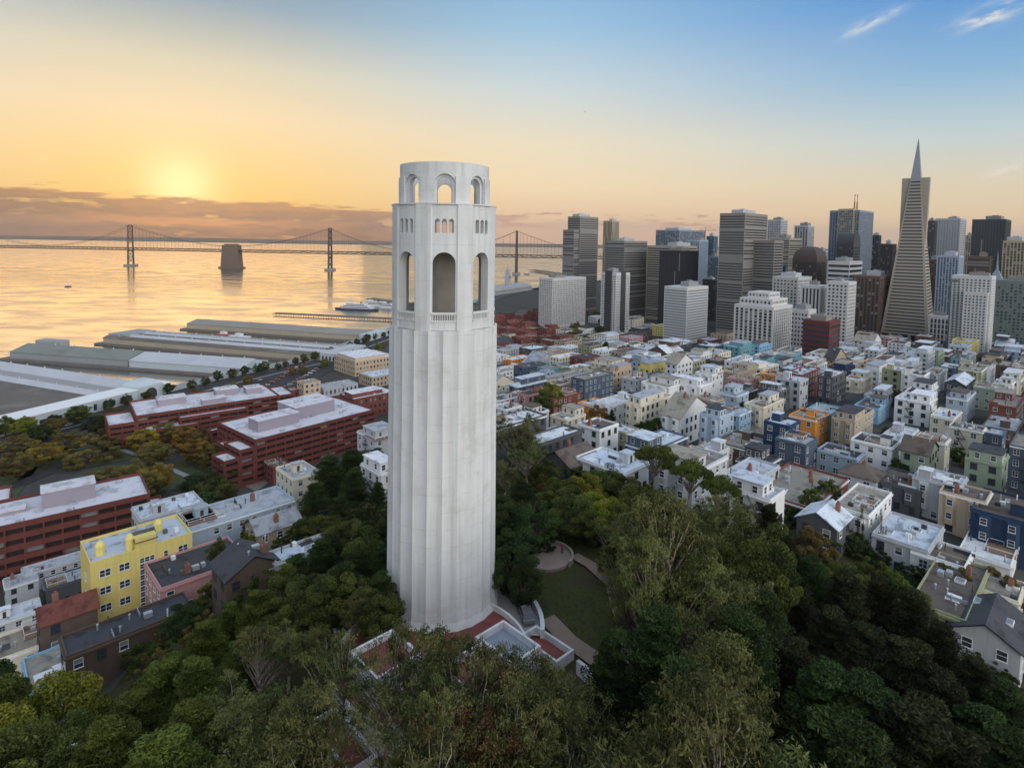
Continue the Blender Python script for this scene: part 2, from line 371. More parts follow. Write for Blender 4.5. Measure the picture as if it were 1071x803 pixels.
a_ = ground.data.attributes.new('park', 'FLOAT', 'POINT'); a_.data.foreach_set('value', pk)

# ------------------------------------------------------------------ water, quay, far shore
def water_mat():
    mt = bpy.data.materials.new('bay water'); mt.use_nodes = True; t = NT(mt.node_tree); t.n.clear()
    o = t.new('ShaderNodeOutputMaterial'); p = t.new('ShaderNodeBsdfPrincipled'); gl_ = t.new('ShaderNodeBsdfGlossy'); mx = t.new('ShaderNodeMixShader')
    co = t.new('ShaderNodeTexCoord').outputs['Object']
    mp = t.new('ShaderNodeMapping'); mp.inputs['Scale'].default_value = (.010, .022, 1); mp.inputs['Rotation'].default_value = (0, 0, .35); t.put(mp.inputs[0], co)
    big = t.noise(mp.outputs[0], 1.0, 6, .6)
    p.inputs['Base Color'].default_value = (.03, .045, .05, 1); p.inputs['Roughness'].default_value = .25
    t.put(gl_.inputs['Color'], t.mix(t.smooth(big, .38, .62), (.82, .77, .70, 1), (.62, .59, .55, 1)))
    t.put(gl_.inputs['Roughness'], t.math('ADD', .10, t.math('MULTIPLY', t.smooth(big, .40, .62), .16)))
    b = t.new('ShaderNodeBump'); b.inputs['Strength'].default_value = .085; b.inputs['Distance'].default_value = .5
    mp2 = t.new('ShaderNodeMapping'); mp2.inputs['Scale'].default_value = (.11, .3, 1); mp2.inputs['Rotation'].default_value = (0, 0, .2); t.put(mp2.inputs[0], co)
    t.put(b.inputs['Height'], t.noise(mp2.outputs[0], 1.0, 6, .62)); t.l.new(b.outputs[0], gl_.inputs['Normal']); t.l.new(b.outputs[0], p.inputs['Normal'])
    lw = t.new('ShaderNodeFresnel'); lw.inputs[0].default_value = 1.33
    t.put(mx.inputs[0], t.math('MINIMUM', t.math('ADD', t.math('MULTIPLY', lw.outputs[0], .9), .30), .92))
    t.l.new(p.outputs[0], mx.inputs[1]); t.l.new(gl_.outputs[0], mx.inputs[2]); t.l.new(mx.outputs[0], o.inputs[0]); return mt
b = MB(); b.quad((-16000, -2500, 0), (16000, -2500, 0), (16000, 14500, 0), (-16000, 14500, 0)); water = b.build('water', water_mat()); struct(water)

ASPH = mat('asphalt', (.036, .036, .039), .85, .35, .06, dirt=((.065, .065, .065), .02, .5))
CONC = mat('concrete paving', (.30, .29, .27), .85, .2, .2)
def strip(name, pts, width, mt, lift=.3, step=6.0, smooth_z=False):
    b = MB(); P = []
    for (ax, ay), (bx, by) in zip(pts[:-1], pts[1:]):
        n = max(1, int(math.hypot(bx - ax, by - ay) / step))
        P += [(ax + (bx - ax) * k / n, ay + (by - ay) * k / n) for k in range(n)]
    P.append(pts[-1]); rows = []
    for i, (x, y) in enumerate(P):
        q0 = P[max(0, i - 1)]; q1 = P[min(len(P) - 1, i + 1)]; d = Vector((q1[0] - q0[0], q1[1] - q0[1])).normalized(); n = Vector((-d.y, d.x))
        rows.append([(x + n.x * width * s, y + n.y * width * s, terr(x + n.x * width * s, y + n.y * width * s) + lift) for s in (-.5, -.25, 0, .25, .5)])
    for r0, r1 in zip(rows[:-1], rows[1:]):
        for k in range(4): b.quad(r0[k], r0[k + 1], r1[k + 1], r1[k])
    return struct(b.build(name, mt))
# sea wall / promenade along the bay
b = MB()
for (ax, ay), (bx, by) in zip(COAST[:-2], COAST[1:-1]):
    d = Vector((bx - ax, by - ay)).normalized(); n = Vector((d.y, -d.x))
    q = lambda x, y, o, z: (x + n.x * o, y + n.y * o, z)
    b.quad(q(ax, ay, -3, 3.35), q(bx, by, -3, 3.35), q(bx, by, 16, 3.6), q(ax, ay, 16, 3.6), 0)
    b.quad(q(ax, ay, -3, -4), q(bx, by, -3, -4), q(bx, by, -3, 3.35), q(ax, ay, -3, 3.35), 0)
struct(b.build('promenade', CONC))
def coast_off(o, a=1, n=8):
    out = []
    for i in range(a, n + 1):
        p0 = COAST[max(i - 1, 0)]; p1 = COAST[i + 1]
        d = Vector((p1[0] - p0[0], p1[1] - p0[1])).normalized(); out.append((COAST[i][0] + d.y * o, COAST[i][1] - d.x * o))
    return out
strip('waterfront_road', coast_off(38), 26, ASPH, .55, 8)
strip('median_strip', coast_off(38), 2.2, CONC, .75, 8)
# hills and flat shore across the bay
def hills():
    n = 220; X = np.linspace(-15500, 9000, n); ys = [10400, 10800, 11300, 11900, 12600, 13300, 14000]; hs = [0, .12, .45, .8, 1.0, .8, .4]
    r = np.random.RandomState(4); ph = r.rand(8) * 6
    prof = 30 + sum(7 / (k + 1) * np.sin(X / 2300 * (k + 1) * 1.3 + ph[k]) for k in range(8)); prof *= np.clip(1.08 - np.clip((X + 2000) / 14000, 0, 1), .3, 1)
    V = np.array([[(x, y + 120 * math.sin(x / 900), max(2, h * p * (1 + .12 * math.sin(x / 310 + y / 200)))) for x, p in zip(X, prof)] for y, h in zip(ys, hs)])
    i = np.arange(len(ys) * n).reshape(len(ys), n)
    return fmesh('hills', V.reshape(-1, 3), np.stack([i[:-1, :-1], i[:-1, 1:], i[1:, 1:], i[1:, :-1]], -1).reshape(-1), 4, [mat('far hills', (.10, .07, .05), .95, .4, .002)], True)
struct(obj('hills', hills()))
b = MB(); b.prism([(-15500, 9300), (-4000, 9000), (3000, 9600), (3000, 10800), (-15500, 10800)], -1, 5, 0); struct(b.build('far_shore', mat('far shore flats', (.08, .075, .065), .95, .4, .004)))

# haze: one even box of air round everything
hb = MB(); hb.box(-17000, 17000, -3000, 15000, -8, 470)
hz = hb.build('haze', bpy.data.materials.new('haze air')); hz['kind'] = 'stuff'
hm = hz.data.materials[0]; hm.use_nodes = True; t = NT(hm.node_tree); t.n.clear()
pv = t.new('ShaderNodeVolumePrincipled'); pv.inputs['Color'].default_value = (.98, .90, .82, 1); pv.inputs['Density'].default_value = 4e-5; pv.inputs['Anisotropy'].default_value = .6
t.l.new(pv.outputs[0], t.new('ShaderNodeOutputMaterial').inputs['Volume'])
#--PART2--
# ------------------------------------------------------------------ the fluted tower
GA = R_(44); AX = Vector((math.cos(GA), math.sin(GA))); BX = Vector((-math.sin(GA), math.cos(GA)))   # street grid axes
def concrete_mat():
    mt = bpy.data.materials.new('weathered pale concrete'); mt.use_nodes = True; t = NT(mt.node_tree); t.n.clear()
    p = t.new('ShaderNodeBsdfPrincipled'); o = t.new('ShaderNodeOutputMaterial'); t.l.new(p.outputs[0], o.inputs[0])
    co = t.new('ShaderNodeTexCoord').outputs['Object']
    c = t.mix(t.noise(co, .35, 6, .6), (.52, .525, .505, 1), (.67, .68, .67, 1))
    mp = t.new('ShaderNodeMapping'); mp.inputs['Scale'].default_value = (1.3, 1.3, .05); t.put(mp.inputs[0], co)
    c = t.mix(t.math('MULTIPLY', t.smooth(t.noise(mp.outputs[0], 1.1, 6, .65), .42, .72), .42), c, (.37, .36, .31, 1))
    c = t.mix(t.math('MULTIPLY', t.smooth(t.noise(co, .16, 5, .7), .52, .7), .34), c, (.35, .335, .285, 1))
    s = t.new('ShaderNodeSeparateXYZ'); t.put(s.inputs[0], co)
    zz = t.math('FRACT', t.math('DIVIDE', t.math('ADD', s.outputs[2], t.math('MULTIPLY', t.noise(co, .2, 2), .15)), 2.45))
    j = t.math('MULTIPLY', t.smooth(t.math('ABSOLUTE', t.math('SUBTRACT', zz, .5)), .022, .008), t.smooth(t.noise(co, .6, 3), .40, .62))
    c = t.mix(t.math('MULTIPLY', j, .42), c, (.30, .28, .24, 1))
    t.put(p.inputs['Base Color'], c); p.inputs['Roughness'].default_value = .9; p.inputs['Specular IOR Level'].default_value = .15
    b = t.new('ShaderNodeBump'); b.inputs['Strength'].default_value = .35; b.inputs['Distance'].default_value = .06
    t.put(b.inputs['Height'], t.noise(co, 2.2, 6)); t.l.new(b.outputs[0], p.inputs['Normal']); return mt
CONCW = concrete_mat()
TX, TY = -10.0, 87.0
TROT = math.atan2(-TY, -TX)          # towards the viewer's side: an arch faces here
coit = thing('observation_tower', 'tall pale fluted concrete tower with arched open crown rising above the wooded hill', 'tower', (TX, TY, 0), 0)
NF, NS = 24, 8
def flute_r(k, R, dep):
    ph = (k % NS) / NS * 2 - 1
    return R - dep * (1 - ph * ph)
b = MB(); zs = [(74.5, 8.75, .10), (77.6, 8.7, .14), (78.6, 8.3, .22), (80, 8.16, .28)] + [(80 + (119.35 - 80) * q / 8, 8.16 - .26 * q / 8, .28) for q in range(1, 9)] + [(119.35, 7.6, .05)]
n = NF * NS
for (z, R, dep) in zs:
    for k in range(n):
        th = TROT + 2 * PI * k / n; r = flute_r(k, R, dep); b.v.append((r * math.cos(th), r * math.sin(th), z))
for j in range(len(zs) - 1):
    for k in range(n):
        q = (k + 1) % n; b.f.append((j * n + k, j * n + q, (j + 1) * n + q, (j + 1) * n + k)); b.m.append(0)
b.build('shaft', CONCW, coit)
def ring(z0, z1, rout, rin, n=256):
    b = MB()
    O = [rout(2 * PI * k / n) for k in range(n)]
    for z, fn in ((z0, 0), (z1, 0)):
        for k in range(n):
            t_ = TROT + 2 * PI * k / n; b.v.append((O[k] * math.cos(t_), O[k] * math.sin(t_), z))
        for k in range(n):
            t_ = TROT + 2 * PI * k / n; b.v.append((rin * math.cos(t_), rin * math.sin(t_), z))
    for k in range(n):
        q = (k + 1) % n
        b.f += [(k, q, 2 * n + q, 2 * n + k), (n + q, n + k, 3 * n + k, 3 * n + q), (2 * n + k, 2 * n + q, 3 * n + q, 3 * n + k), (q, k, n + k, n + q)]; b.m += [0] * 4
    return b
def arch_cut(b, a, w, z0, ztop, r0, r1, side=0.0):
    er = Vector((math.cos(a), math.sin(a), 0)); et = Vector((-math.sin(a), math.cos(a), 0)); h = w / 2; zs_ = ztop - h
    prof = [(-h, z0), (h, z0), (h, zs_)] + [(h * math.cos(PI * k / 12), zs_ + h * math.sin(PI * k / 12)) for k in range(1, 12)] + [(-h, zs_)]
    i = len(b.v); m_ = len(prof)
    for r in (r0, r1):
        for (u, z) in prof: b.v.append(tuple(er * r + et * (u + side) + Vector((0, 0, z))))
    for k in range(m_):
        q = (k + 1) % m_; b.f.append((i + k, i + q, i + m_ + q, i + m_ + k)); b.m.append(0)
    b.f.append(tuple(i + m_ - 1 - k for k in range(m_))); b.f.append(tuple(i + m_ + k for k in range(m_))); b.m += [0, 0]
def boolean(mb, cutters):
    o = obj('tmp', mb.mesh('tmp', [CONCW])); cs = []
    for c in cutters:
        co_ = obj('cut', c.mesh('cut', [CONCW])); md = o.modifiers.new('b', 'BOOLEAN'); md.operation = 'DIFFERENCE'; md.solver = 'EXACT'; md.object = co_; cs.append(co_)
    dg = bpy.context.evaluated_depsgraph_get(); dg.update()
    me = bpy.data.meshes.new_from_object(o.evaluated_get(dg))
    for q in cs + [o]: bpy.data.objects.remove(q)
    return me
def bay(t_, half):
    d = (t_ + PI / 8) % (PI / 4) - PI / 8
    return abs(d) < half
drum = ring(119.35, 136.4, lambda t_: 7.36 if bay(t_, R_(13.5)) else 7.56, 6.1)
ca, cb = MB(), MB()
for k in range(8):
    a = TROT + k * PI / 4
    arch_cut(ca, a, 3.1, 120.6, 130.0, 5, 9)
    for s in (-1, 0, 1): arch_cut(cb, a, .66, 132.6, 134.5, 5, 9, s * .93)
obj('gallery_drum', boolean(drum, [ca, cb]), coit)
lan = ring(136.4, 142.2, lambda t_: 6.42, 5.3)
ca, cb = MB(), MB()
for k in range(8):
    a = TROT + k * PI / 4
    arch_cut(ca, a, 2.85, 136.2, 140.6, 5.95, 8); arch_cut(cb, a, 2.1, 136.15, 140.2, 4.5, 6.2)
obj('lantern', boolean(lan, [ca, cb]), coit)
for k in range(8):
    a0 = TROT + (k + .5) * PI / 4; b = MB(); P = []
    hw = R_(9.6)
    P = [(6.66 * math.cos(a0 + hw * s / 4), 6.66 * math.sin(a0 + hw * s / 4)) for s in range(-4, 5)] + [(6.3 * math.cos(a0 + hw * s / 4), 6.3 * math.sin(a0 + hw * s / 4)) for s in range(4, -5, -1)]
    b.prism(P, 136.42, 140.3); b.build('pier', CONCW, coit)
b = MB(); b.lathe([(5.25, 136.42), (7.6, 136.42), (7.6, 136.6), (6.7, 136.62)], 64); b.build('ledge', CONCW, coit)
b = MB(); b.lathe([(6.2, 120.3), (0, 120.3)], 48); b.build('gallery_floor', CONC, coit)
b = MB(); b.lathe([(3.2, 120.3), (3.2, 131.4), (6.15, 131.4), (6.15, 131.75), (0, 131.75)], 48); b.build('stair_core', mat('brown grey inner plaster', (.27, .245, .21), .9, .3, .4, .4), coit)
for k in range(8):
    a = TROT + k * PI / 4; er = Vector((math.cos(a), math.sin(a), 0)); et = Vector((-er.y, er.x, 0)); b = MB()
    def bar(u0_, u1_, z0, z1, r0=7.0, r1=7.42):
        P = [er * r0 + et * u0_, er * r1 + et * u0_, er * r1 + et * u1_, er * r0 + et * u1_]; b.prism([(p.x, p.y) for p in P], z0, z1)
    bar(-1.75, 1.75, 121.55, 121.85); bar(-1.7, 1.7, 120.55, 120.75)
    for q in range(10): bar(-1.44 + q * .32 - .07, -1.44 + q * .32 + .07, 120.75, 121.55, 7.12, 7.34)
    b.build('balustrade', CONCW, coit)

# base building, terraces and curved parapet
TERRA = mat('red terrace tile', (.20, .055, .045), .8, .25, .5, dirt=((.10, .04, .035), .6, .5))
WPLAS = mat('white plaster', (.62, .62, .62), .85, .12, .4, .35, dirt=((.33, .31, .28), .3, .5))
base = thing('terrace_building', 'low white walled building with red tiled roof terraces around the foot of the fluted tower', 'building', (-9, 72.5, 0), GA)
def room(x0_, x1_, y0_, y1_, z0, zr, floor_m, name='room', par=.9):
    b = MB(); w_ = .35
    b.quad((x0_, y0_, z0), (x1_, y0_, z0), (x1_, y0_, zr + par), (x0_, y0_, zr + par)); b.quad((x1_, y0_, z0), (x1_, y1_, z0), (x1_, y1_, zr + par), (x1_, y0_, zr + par))
    b.quad((x1_, y1_, z0), (x0_, y1_, z0), (x0_, y1_, zr + par), (x1_, y1_, zr + par)); b.quad((x0_, y1_, z0), (x0_, y0_, z0), (x0_, y0_, zr + par), (x0_, y1_, zr + par))
    X, Y = [x0_, x0_ + w_, x1_ - w_, x1_], [y0_, y0_ + w_, y1_ - w_, y1_]; zt = zr + par
    for (a, c, d, e) in ((0, 3, 0, 1), (0, 3, 2, 3), (0, 1, 1, 2), (2, 3, 1, 2)): b.quad((X[a], Y[d], zt), (X[c], Y[d], zt), (X[c], Y[e], zt), (X[a], Y[e], zt))
    for (p, q) in (((1, 1), (2, 1)), ((2, 1), (2, 2)), ((2, 2), (1, 2)), ((1, 2), (1, 1))): b.quad((X[q[0]], Y[q[1]], zr), (X[p[0]], Y[p[1]], zr), (X[p[0]], Y[p[1]], zt), (X[q[0]], Y[q[1]], zt))
    o = b.build(name, WPLAS, base)
    f = MB(); f.quad((X[1], Y[1], zr), (X[2], Y[1], zr), (X[2], Y[2], zr), (X[1], Y[2], zr)); f.build('terrace_floor', floor_m, o); return o
b = MB(); b.lathe([(12.6, 68), (12.6, 78.4), (12.25, 78.4), (12.25, 77.6)], 56, 0, (.7, 1.4)); ob_ = b.build('lower_terrace', WPLAS, base)
b = MB(); b.lathe([(12.25, 77.6), (0, 77.6)], 56, 0, (.7, 1.4)); b.build('terrace_floor', TERRA, ob_)
room(-9.5, -3.2, -1.5, 4.8, 77.55, 80.6, TERRA, 'upper_terrace')
room(-2.8, 4.2, -11.2, -4.5, 77.55, 80.4, TERRA, 'upper_terrace')
room(4.4, 9.5, -9.5, -2.5, 77.55, 79.6, mat('blue grey roofing', (.22, .25, .30), .8), 'upper_terrace')
room(12.02, 15.5, -10, -3, 70, 76.4, TERRA, 'side_terrace'); room(-15.5, -12.02, -6, 3, 70, 76.2, TERRA, 'side_terrace'); room(-7, 1, -15.5, -12.02, 70, 76.6, TERRA, 'side_terrace')
for (x_, y_) in ((-6, -12.05), (3, -12.05), (8, -12.05)):
    b = MB(); b.box(x_ - .7, x_ + .7, y_ - .12, y_, 72.5, 75.8); b.build('window', GL, base)
# curved parapet with pavement ring behind the tower
pr = thing('parapet', 'curved pale parapet wall sweeping round behind the tower above the lawn', 'parapet', (-9.5, 81, 0)); b = MB(); pv_ = MB()
A0, A1 = R_(-6), R_(186)
for k in range(60):
    a, c = A0 + (A1 - A0) * k / 60, A0 + (A1 - A0) * (k + 1) / 60
    for (r0, r1, z0, z1, B) in ((14.3, 14.9, 72, 77.7, b),):
        P = [(r0 * math.cos(a), r0 * math.sin(a)), (r1 * math.cos(a), r1 * math.sin(a)), (r1 * math.cos(c), r1 * math.sin(c)), (r0 * math.cos(c), r0 * math.sin(c))]
        B.prism(P, z0, z1)
    P = [(7 * math.cos(a), 7 * math.sin(a), 76.75), (14.35 * math.cos(a), 14.35 * math.sin(a), 76.75), (14.35 * math.cos(c), 14.35 * math.sin(c), 76.75), (7 * math.cos(c), 7 * math.sin(c), 76.75)]
    pv_.quad(*P)
b.build('wall', WPLAS, pr); struct(pv_.build('pavement', CONC, None, (-9.5, 81, 0)))
b = MB(); p0, p1 = at_z(604, 690, 77.5), at_z(641, 717, 77.5); d = (p1 - p0).normalized()
b.obox((p0 + p1) / 2, (d.x, d.y), (-d.y, d.x), (p1 - p0).length / 2, .25, 70, 77.5)
tag(b.build('retaining_wall', WPLAS), 'short straight pale wall beside the path, right of the tower foot', 'wall')
# round viewing plaza, its wall, paths and lawn
pc = at_z(571, 580, 77.6); pc.z = 77.6
b = MB(); b.lathe([(4.3, 73), (4.3, 77.45), (0, 77.45)], 40); struct(b.build('viewing_plaza', mat('pinkish paving', (.26, .20, .17), .9, .25, .5), None, (pc.x, pc.y, 0)))
b = MB(); n = 40
for k in range(n):
    a, c = R_(-35) + R_(245) * k / n, R_(-35) + R_(245) * (k + 1) / n
    b.prism([(4.4 * math.cos(a), 4.4 * math.sin(a)), (4.8 * math.cos(a), 4.8 * math.sin(a)), (4.8 * math.cos(c), 4.8 * math.sin(c)), (4.4 * math.cos(c), 4.4 * math.sin(c))], 74, 77.95)
tag(b.build('curved_wall', mat('grey stone', (.27, .25, .22), .9, .3, .8), None, (pc.x, pc.y, 0)), 'low curved stone wall edging the round paved viewpoint behind the lawn', 'wall')
PATHM = mat('path gravel', (.22, .16, .12), .95, .25, .4)
q = [at_z(x, y, 77) for x, y in ((600, 582), (618, 592), (640, 612), (652, 650), (655, 700), (650, 760))]
strip('path', [(v.x, v.y) for v in q], 2.2, PATHM, .35, 1.5)
q = [at_z(x, y, 76.8) for x, y in ((572, 645), (596, 668), (625, 685), (650, 700))]
strip('path', [(v.x, v.y) for v in q], 2.6, PATHM, .33, 1.5)
#--PART3--
# ------------------------------------------------------------------ facades
def side_grid(b, P, U, N, w, us, vs, depth, rs, mats=(0, 1, 2), blind=.2):
    """one wall: us / vs are cuts (from, to, open); open x open cells are recessed glass"""
    P = Vector(P); U = Vector(U); N = Vector(N); Z = Vector((0, 0, 1))
    pt = lambda u, v, d=0: P + U * u + Z * v - N * d
    for (v0, v1, vo) in vs:
        if not vo: b.quad(pt(0, v0), pt(w, v0), pt(w, v1), pt(0, v1), mats[0]); continue
        for (a, c, uo) in us:
            if not uo: b.quad(pt(a, v0), pt(c, v0), pt(c, v1), pt(a, v1), mats[0]); continue
            g_ = mats[2] if rs.random() < blind else mats[1]
            b.quad(pt(a, v0, depth), pt(c, v0, depth), pt(c, v1, depth), pt(a, v1, depth), g_)
            b.quad(pt(a, v0), pt(c, v0), pt(c, v0, depth), pt(a, v0, depth), mats[0]); b.quad(pt(a, v1, depth), pt(c, v1, depth), pt(c, v1), pt(a, v1), mats[0])
            b.quad(pt(a, v0), pt(a, v0, depth), pt(a, v1, depth), pt(a, v1), mats[0]); b.quad(pt(c, v0, depth), pt(c, v0), pt(c, v1), pt(c, v1, depth), mats[0])
def cuts_u(w, n, frac, margin):
    out = [(0, margin, False)]; bw = (w - 2 * margin) / n; p = bw * (1 - frac) / 2; last = margin
    for k in range(n):
        a = margin + k * bw + p; c = a + bw * frac
        if a - last > .02 : out.append((last, a, False))
        out.append((a, c, True)); last = c
    out.append((last, w, False)); out = [o for o in out if o[1] - o[0] > 1e-4]
    if out[0][:2] == (0, margin) and len(out) > 1 and not out[1][2]: out = [(0, out[1][1], False)] + out[2:]
    return out
def cuts_v(z0, z1, n, frac, base, top):
    out = []; fh = (z1 - top - z0 - base) / n; last = z0
    for k in range(n):
        a = z0 + base + k * fh + fh * (1 - frac) * .5; c = a + fh * frac
        out.append((last, a, False)); out.append((a, c, True)); last = c
    out.append((last, z1, False)); return out
def facade_box(b, w, d, z0, z1, floors, bw, style, rs, cx=0, cy=0, depth=.5, mats=(0, 1, 2), base=4, top=3, blind=.2, roof=None):
    hw, hd = w / 2, d / 2
    for (P, U, N, L) in (((cx - hw, cy - hd, 0), (1, 0, 0), (0, -1, 0), w), ((cx + hw, cy - hd, 0), (0, 1, 0), (1, 0, 0), d), ((cx + hw, cy + hd, 0), (-1, 0, 0), (0, 1, 0), w), ((cx - hw, cy + hd, 0), (0, -1, 0), (-1, 0, 0), d)):
        n = max(1, round(L / bw))
        if style == 'bands': us, vs_ = [(0, .7, False), (.7, L - .7, True), (L - .7, L, False)], cuts_v(z0, z1, floors, .52, base, top)
        elif style == 'ribs': us, vs_ = cuts_u(L, n, .62, .8), cuts_v(z0, z1, floors, .86, base, top)      # tall strips with thin spandrels
        elif style == 'fins': us, vs_ = cuts_u(L, n, .55, .9), cuts_v(z0, z1, max(1, floors // 8), .985, base, top)
        elif style == 'glass': us, vs_ = cuts_u(L, n, .9, .4), cuts_v(z0, z1, floors, .84, base, top)
        else: us, vs_ = cuts_u(L, n, .56, .9), cuts_v(z0, z1, floors, .55, base, top)
        side_grid(b, P, U, N, L, us, vs_, depth, rs, mats, blind)
    r = mats[0] if roof is None else roof
    b.quad((cx - hw, cy - hd, z1), (cx + hw, cy - hd, z1), (cx + hw, cy + hd, z1), (cx - hw, cy + hd, z1), r)
def fit(pxl, pxr, pyt, Y, ratio, rot=GA):
    """centre, width, depth and roof height of a box whose outline spans these columns at that distance"""
    c = at_y((pxl + pxr) / 2, pyt, Y); zt = c.z; cx, cy = c.x, c.y; s = (pxr - pxl) / FPX * Y / 2
    ax = Vector((math.cos(rot), math.sin(rot))); bx = Vector((-ax.y, ax.x))
    for _ in range(12):
        xs = [proj((cx + ax.x * s * i + bx.x * s * ratio * j, cy + ax.y * s * i + bx.y * s * ratio * j, zt))[0] for i in (-1, 1) for j in (-1, 1)]
        s *= (pxr - pxl) / (max(xs) - min(xs)); cx += ((pxl + pxr) - (max(xs) + min(xs))) / 2 / FPX * cy
    zt = at_y((pxl + pxr) / 2, pyt, cy).z
    return cx, cy, 2 * s, 2 * s * ratio, zt

ST = {'bg': (.235, .215, .19), 'tan': (.36, .31, .24), 'pale': (.46, .45, .43), 'white': (.54, .53, .50), 'black': (.02, .02, .023), 'bluegrey': (.22, .26, .30), 'grey': (.26, .26, .26),
      'lgrey': (.40, .41, .42), 'brown': (.13, .085, .06), 'dbrown': (.075, .055, .045), 'dark': (.05, .052, .058), 'red': (.13, .03, .028), 'teal': (.06, .14, .18), 'gtan': (.40, .33, .21), 'green': (.15, .19, .17), 'lblue': (.34, .40, .47)}
def stm_(k): return mat('tower cladding ' + k, ST[k], .7, .10, .06, .15)
SKY = []
def skyscraper(name, label, cat, pxl, pxr, pyt, Y, ratio, style, floors, bw, col, rot=GA, gl_=None, gl2=None, base_=5, top=3, depth=.5, blind=.15, roofbits=1, rs=None):
    rs = random.Random(int(pxl * 7 + Y)); cx, cy, w, d, zt = fit(pxl, pxr, pyt, Y, ratio, rot); zg = terr(cx, cy)
    t_ = thing(name, label, cat, (cx, cy, zg), rot, None); b = MB()
    facade_box(b, w, d, -6, zt - zg, floors, bw, style, rs, 0, 0, depth, (0, 1, 2), base_ + 6, top, blind)
    b.build('wall', [stm_(col), gl_ or GL, gl2 or GL2], t_)
    if roofbits:
        for _ in range(roofbits):
            b = MB(); a, c = w * rs.uniform(.15, .32), d * rs.uniform(.15, .32); ox, oy = rs.uniform(-.15, .15) * w, rs.uniform(-.15, .15) * d; h = rs.uniform(3, 6) * min(1, Y / 700)
            b.box(ox - a, ox + a, oy - c, oy + c, zt - zg, zt - zg + h); b.box(ox - a * .4, ox + a * .2, oy - c * .5, oy + c * .3, zt - zg + h, zt - zg + h + 1.6)
            b.build('roof_plant', stm_(rs.choice(['grey', 'lgrey', 'bg'])), t_)
        b = MB(); b.tube((w * .1, 0, zt - zg), (w * .1, 0, zt - zg + rs.uniform(6, 12)), .22, .1, 5); b.build('mast', STEEL, t_)
    SKY.append((cx, cy, max(w, d) * .75)); t_['_dims'] = (w, d, zt - zg); return t_
S = skyscraper
o = S('office_tower', 'tall grey brown slab tower standing alone nearest the bay, first of the downtown towers', 'skyscraper', 594, 626, 227, 1080, .55, 'bands', 42, 3, 'bg')
w, d, h = o['_dims']; b = MB(); facade_box(b, w * .3, d * .9, -6, h * .86, 36, 3, 'bands', rnd, -w * .62, 0); b.build('wing', [stm_('bg'), GL, GL2], o)
S('office_tower', 'slender tan tower of vertical stripes beside the lone bayside slab', 'skyscraper', 631, 648, 231, 1300, .9, 'fins', 40, 4.2, 'gtan')
S('office_tower', 'broad grey tower with fine horizontal bands behind the white twin residential tower', 'skyscraper', 633, 677, 252, 990, .6, 'bands', 32, 3, 'bg')
S('office_tower', 'tan grey banded tower rising just behind the black tower', 'skyscraper', 677, 729, 257, 980, .55, 'bands', 30, 3, 'tan')
S('office_tower', 'black glass tower in front of the tan banded one', 'skyscraper', 690, 731, 262, 880, .7, 'fins', 32, 3.4, 'black', blind=.03)
S('office_tower', 'wide blue grey tower with a dark roof post, farthest behind the black tower', 'skyscraper', 686, 738, 241, 1320, .5, 'glass', 34, 4, 'bluegrey', gl_=GLB)
S('office_tower', 'pale blue narrow tower beside the construction crane', 'skyscraper', 718, 741, 251, 1150, .8, 'ribs', 32, 4, 'lblue', gl_=GLB)
S('office_tower', 'small blue glass tower between the crane and the big grey banded tower', 'skyscraper', 739, 751, 247, 1350, .9, 'glass', 30, 4, 'teal', gl_=GLB)
o = S('office_tower', 'massive grey banded tower with flat wide top, broadest of the downtown slabs', 'skyscraper', 753, 803, 224, 840, .5, 'bands', 44, 3, 'bg')
w, d, h = o['_dims']; b = MB(); facade_box(b, w * .42, d * .8, -6, h * .78, 34, 3, 'bands', rnd, w * .12, -d * .9); b.build('wing', [stm_('bg'), GL, GL2], o)
S('office_tower', 'grey tower with an orange lit upper storey behind the tan banded block', 'skyscraper', 803, 824, 230, 1180, .8, 'punched', 36, 4, 'lgrey')
S('office_tower', 'tan banded block right of the massive grey slab', 'skyscraper', 805, 839, 249, 1000, .6, 'bands', 34, 3, 'tan')
S('office_tower', 'pale concrete tower with bare side walls behind the domed brown tower', 'skyscraper', 831, 852, 236, 1200, .8, 'ribs', 36, 5, 'pale')
S('office_block', 'low deep blue glass block between the massive slab and the beige apartments', 'office building', 801, 822, 277, 900, .8, 'glass', 18, 4, 'teal', gl_=GLB)
o = S('office_tower', 'dark brown tower with a rounded dome like roof', 'skyscraper', 829, 865, 272, 870, .8, 'ribs', 26, 3.2, 'dbrown', roofbits=0, rot=GA)
w, d, h = o['_dims']; b = MB()
for k in range(6):
    s0, s1 = math.cos(k / 6 * PI / 2 * .92), math.cos((k + 1) / 6 * PI / 2 * .92); z0, z1 = h + 20 * math.sin(k / 6 * PI / 2), h + 20 * math.sin((k + 1) / 6 * PI / 2)
    b.prism([(-w / 2 * s0, -d / 2 * s0), (w / 2 * s0, -d / 2 * s0), (w / 2 * s0, d / 2 * s0), (-w / 2 * s0, d / 2 * s0)], z0, z1, 0, scale_top=s1 / s0)
b.build('domed_roof', stm_('dbrown'), o)
o = S('office_tower', 'tall blue grey double tower carrying two thin orange tipped spires', 'skyscraper', 868, 914, 221, 1020, .6, 'ribs', 46, 4, 'bluegrey', gl_=GLB, roofbits=0)
w, d, h = o['_dims']
b = MB(); facade_box(b, w * .25, d * .5, h * .3, h + 2, 30, 3, 'glass', rnd, -w * .5, -d * .1); b.build('glass_bay', [stm_('gtan'), GLB, GL2], o)
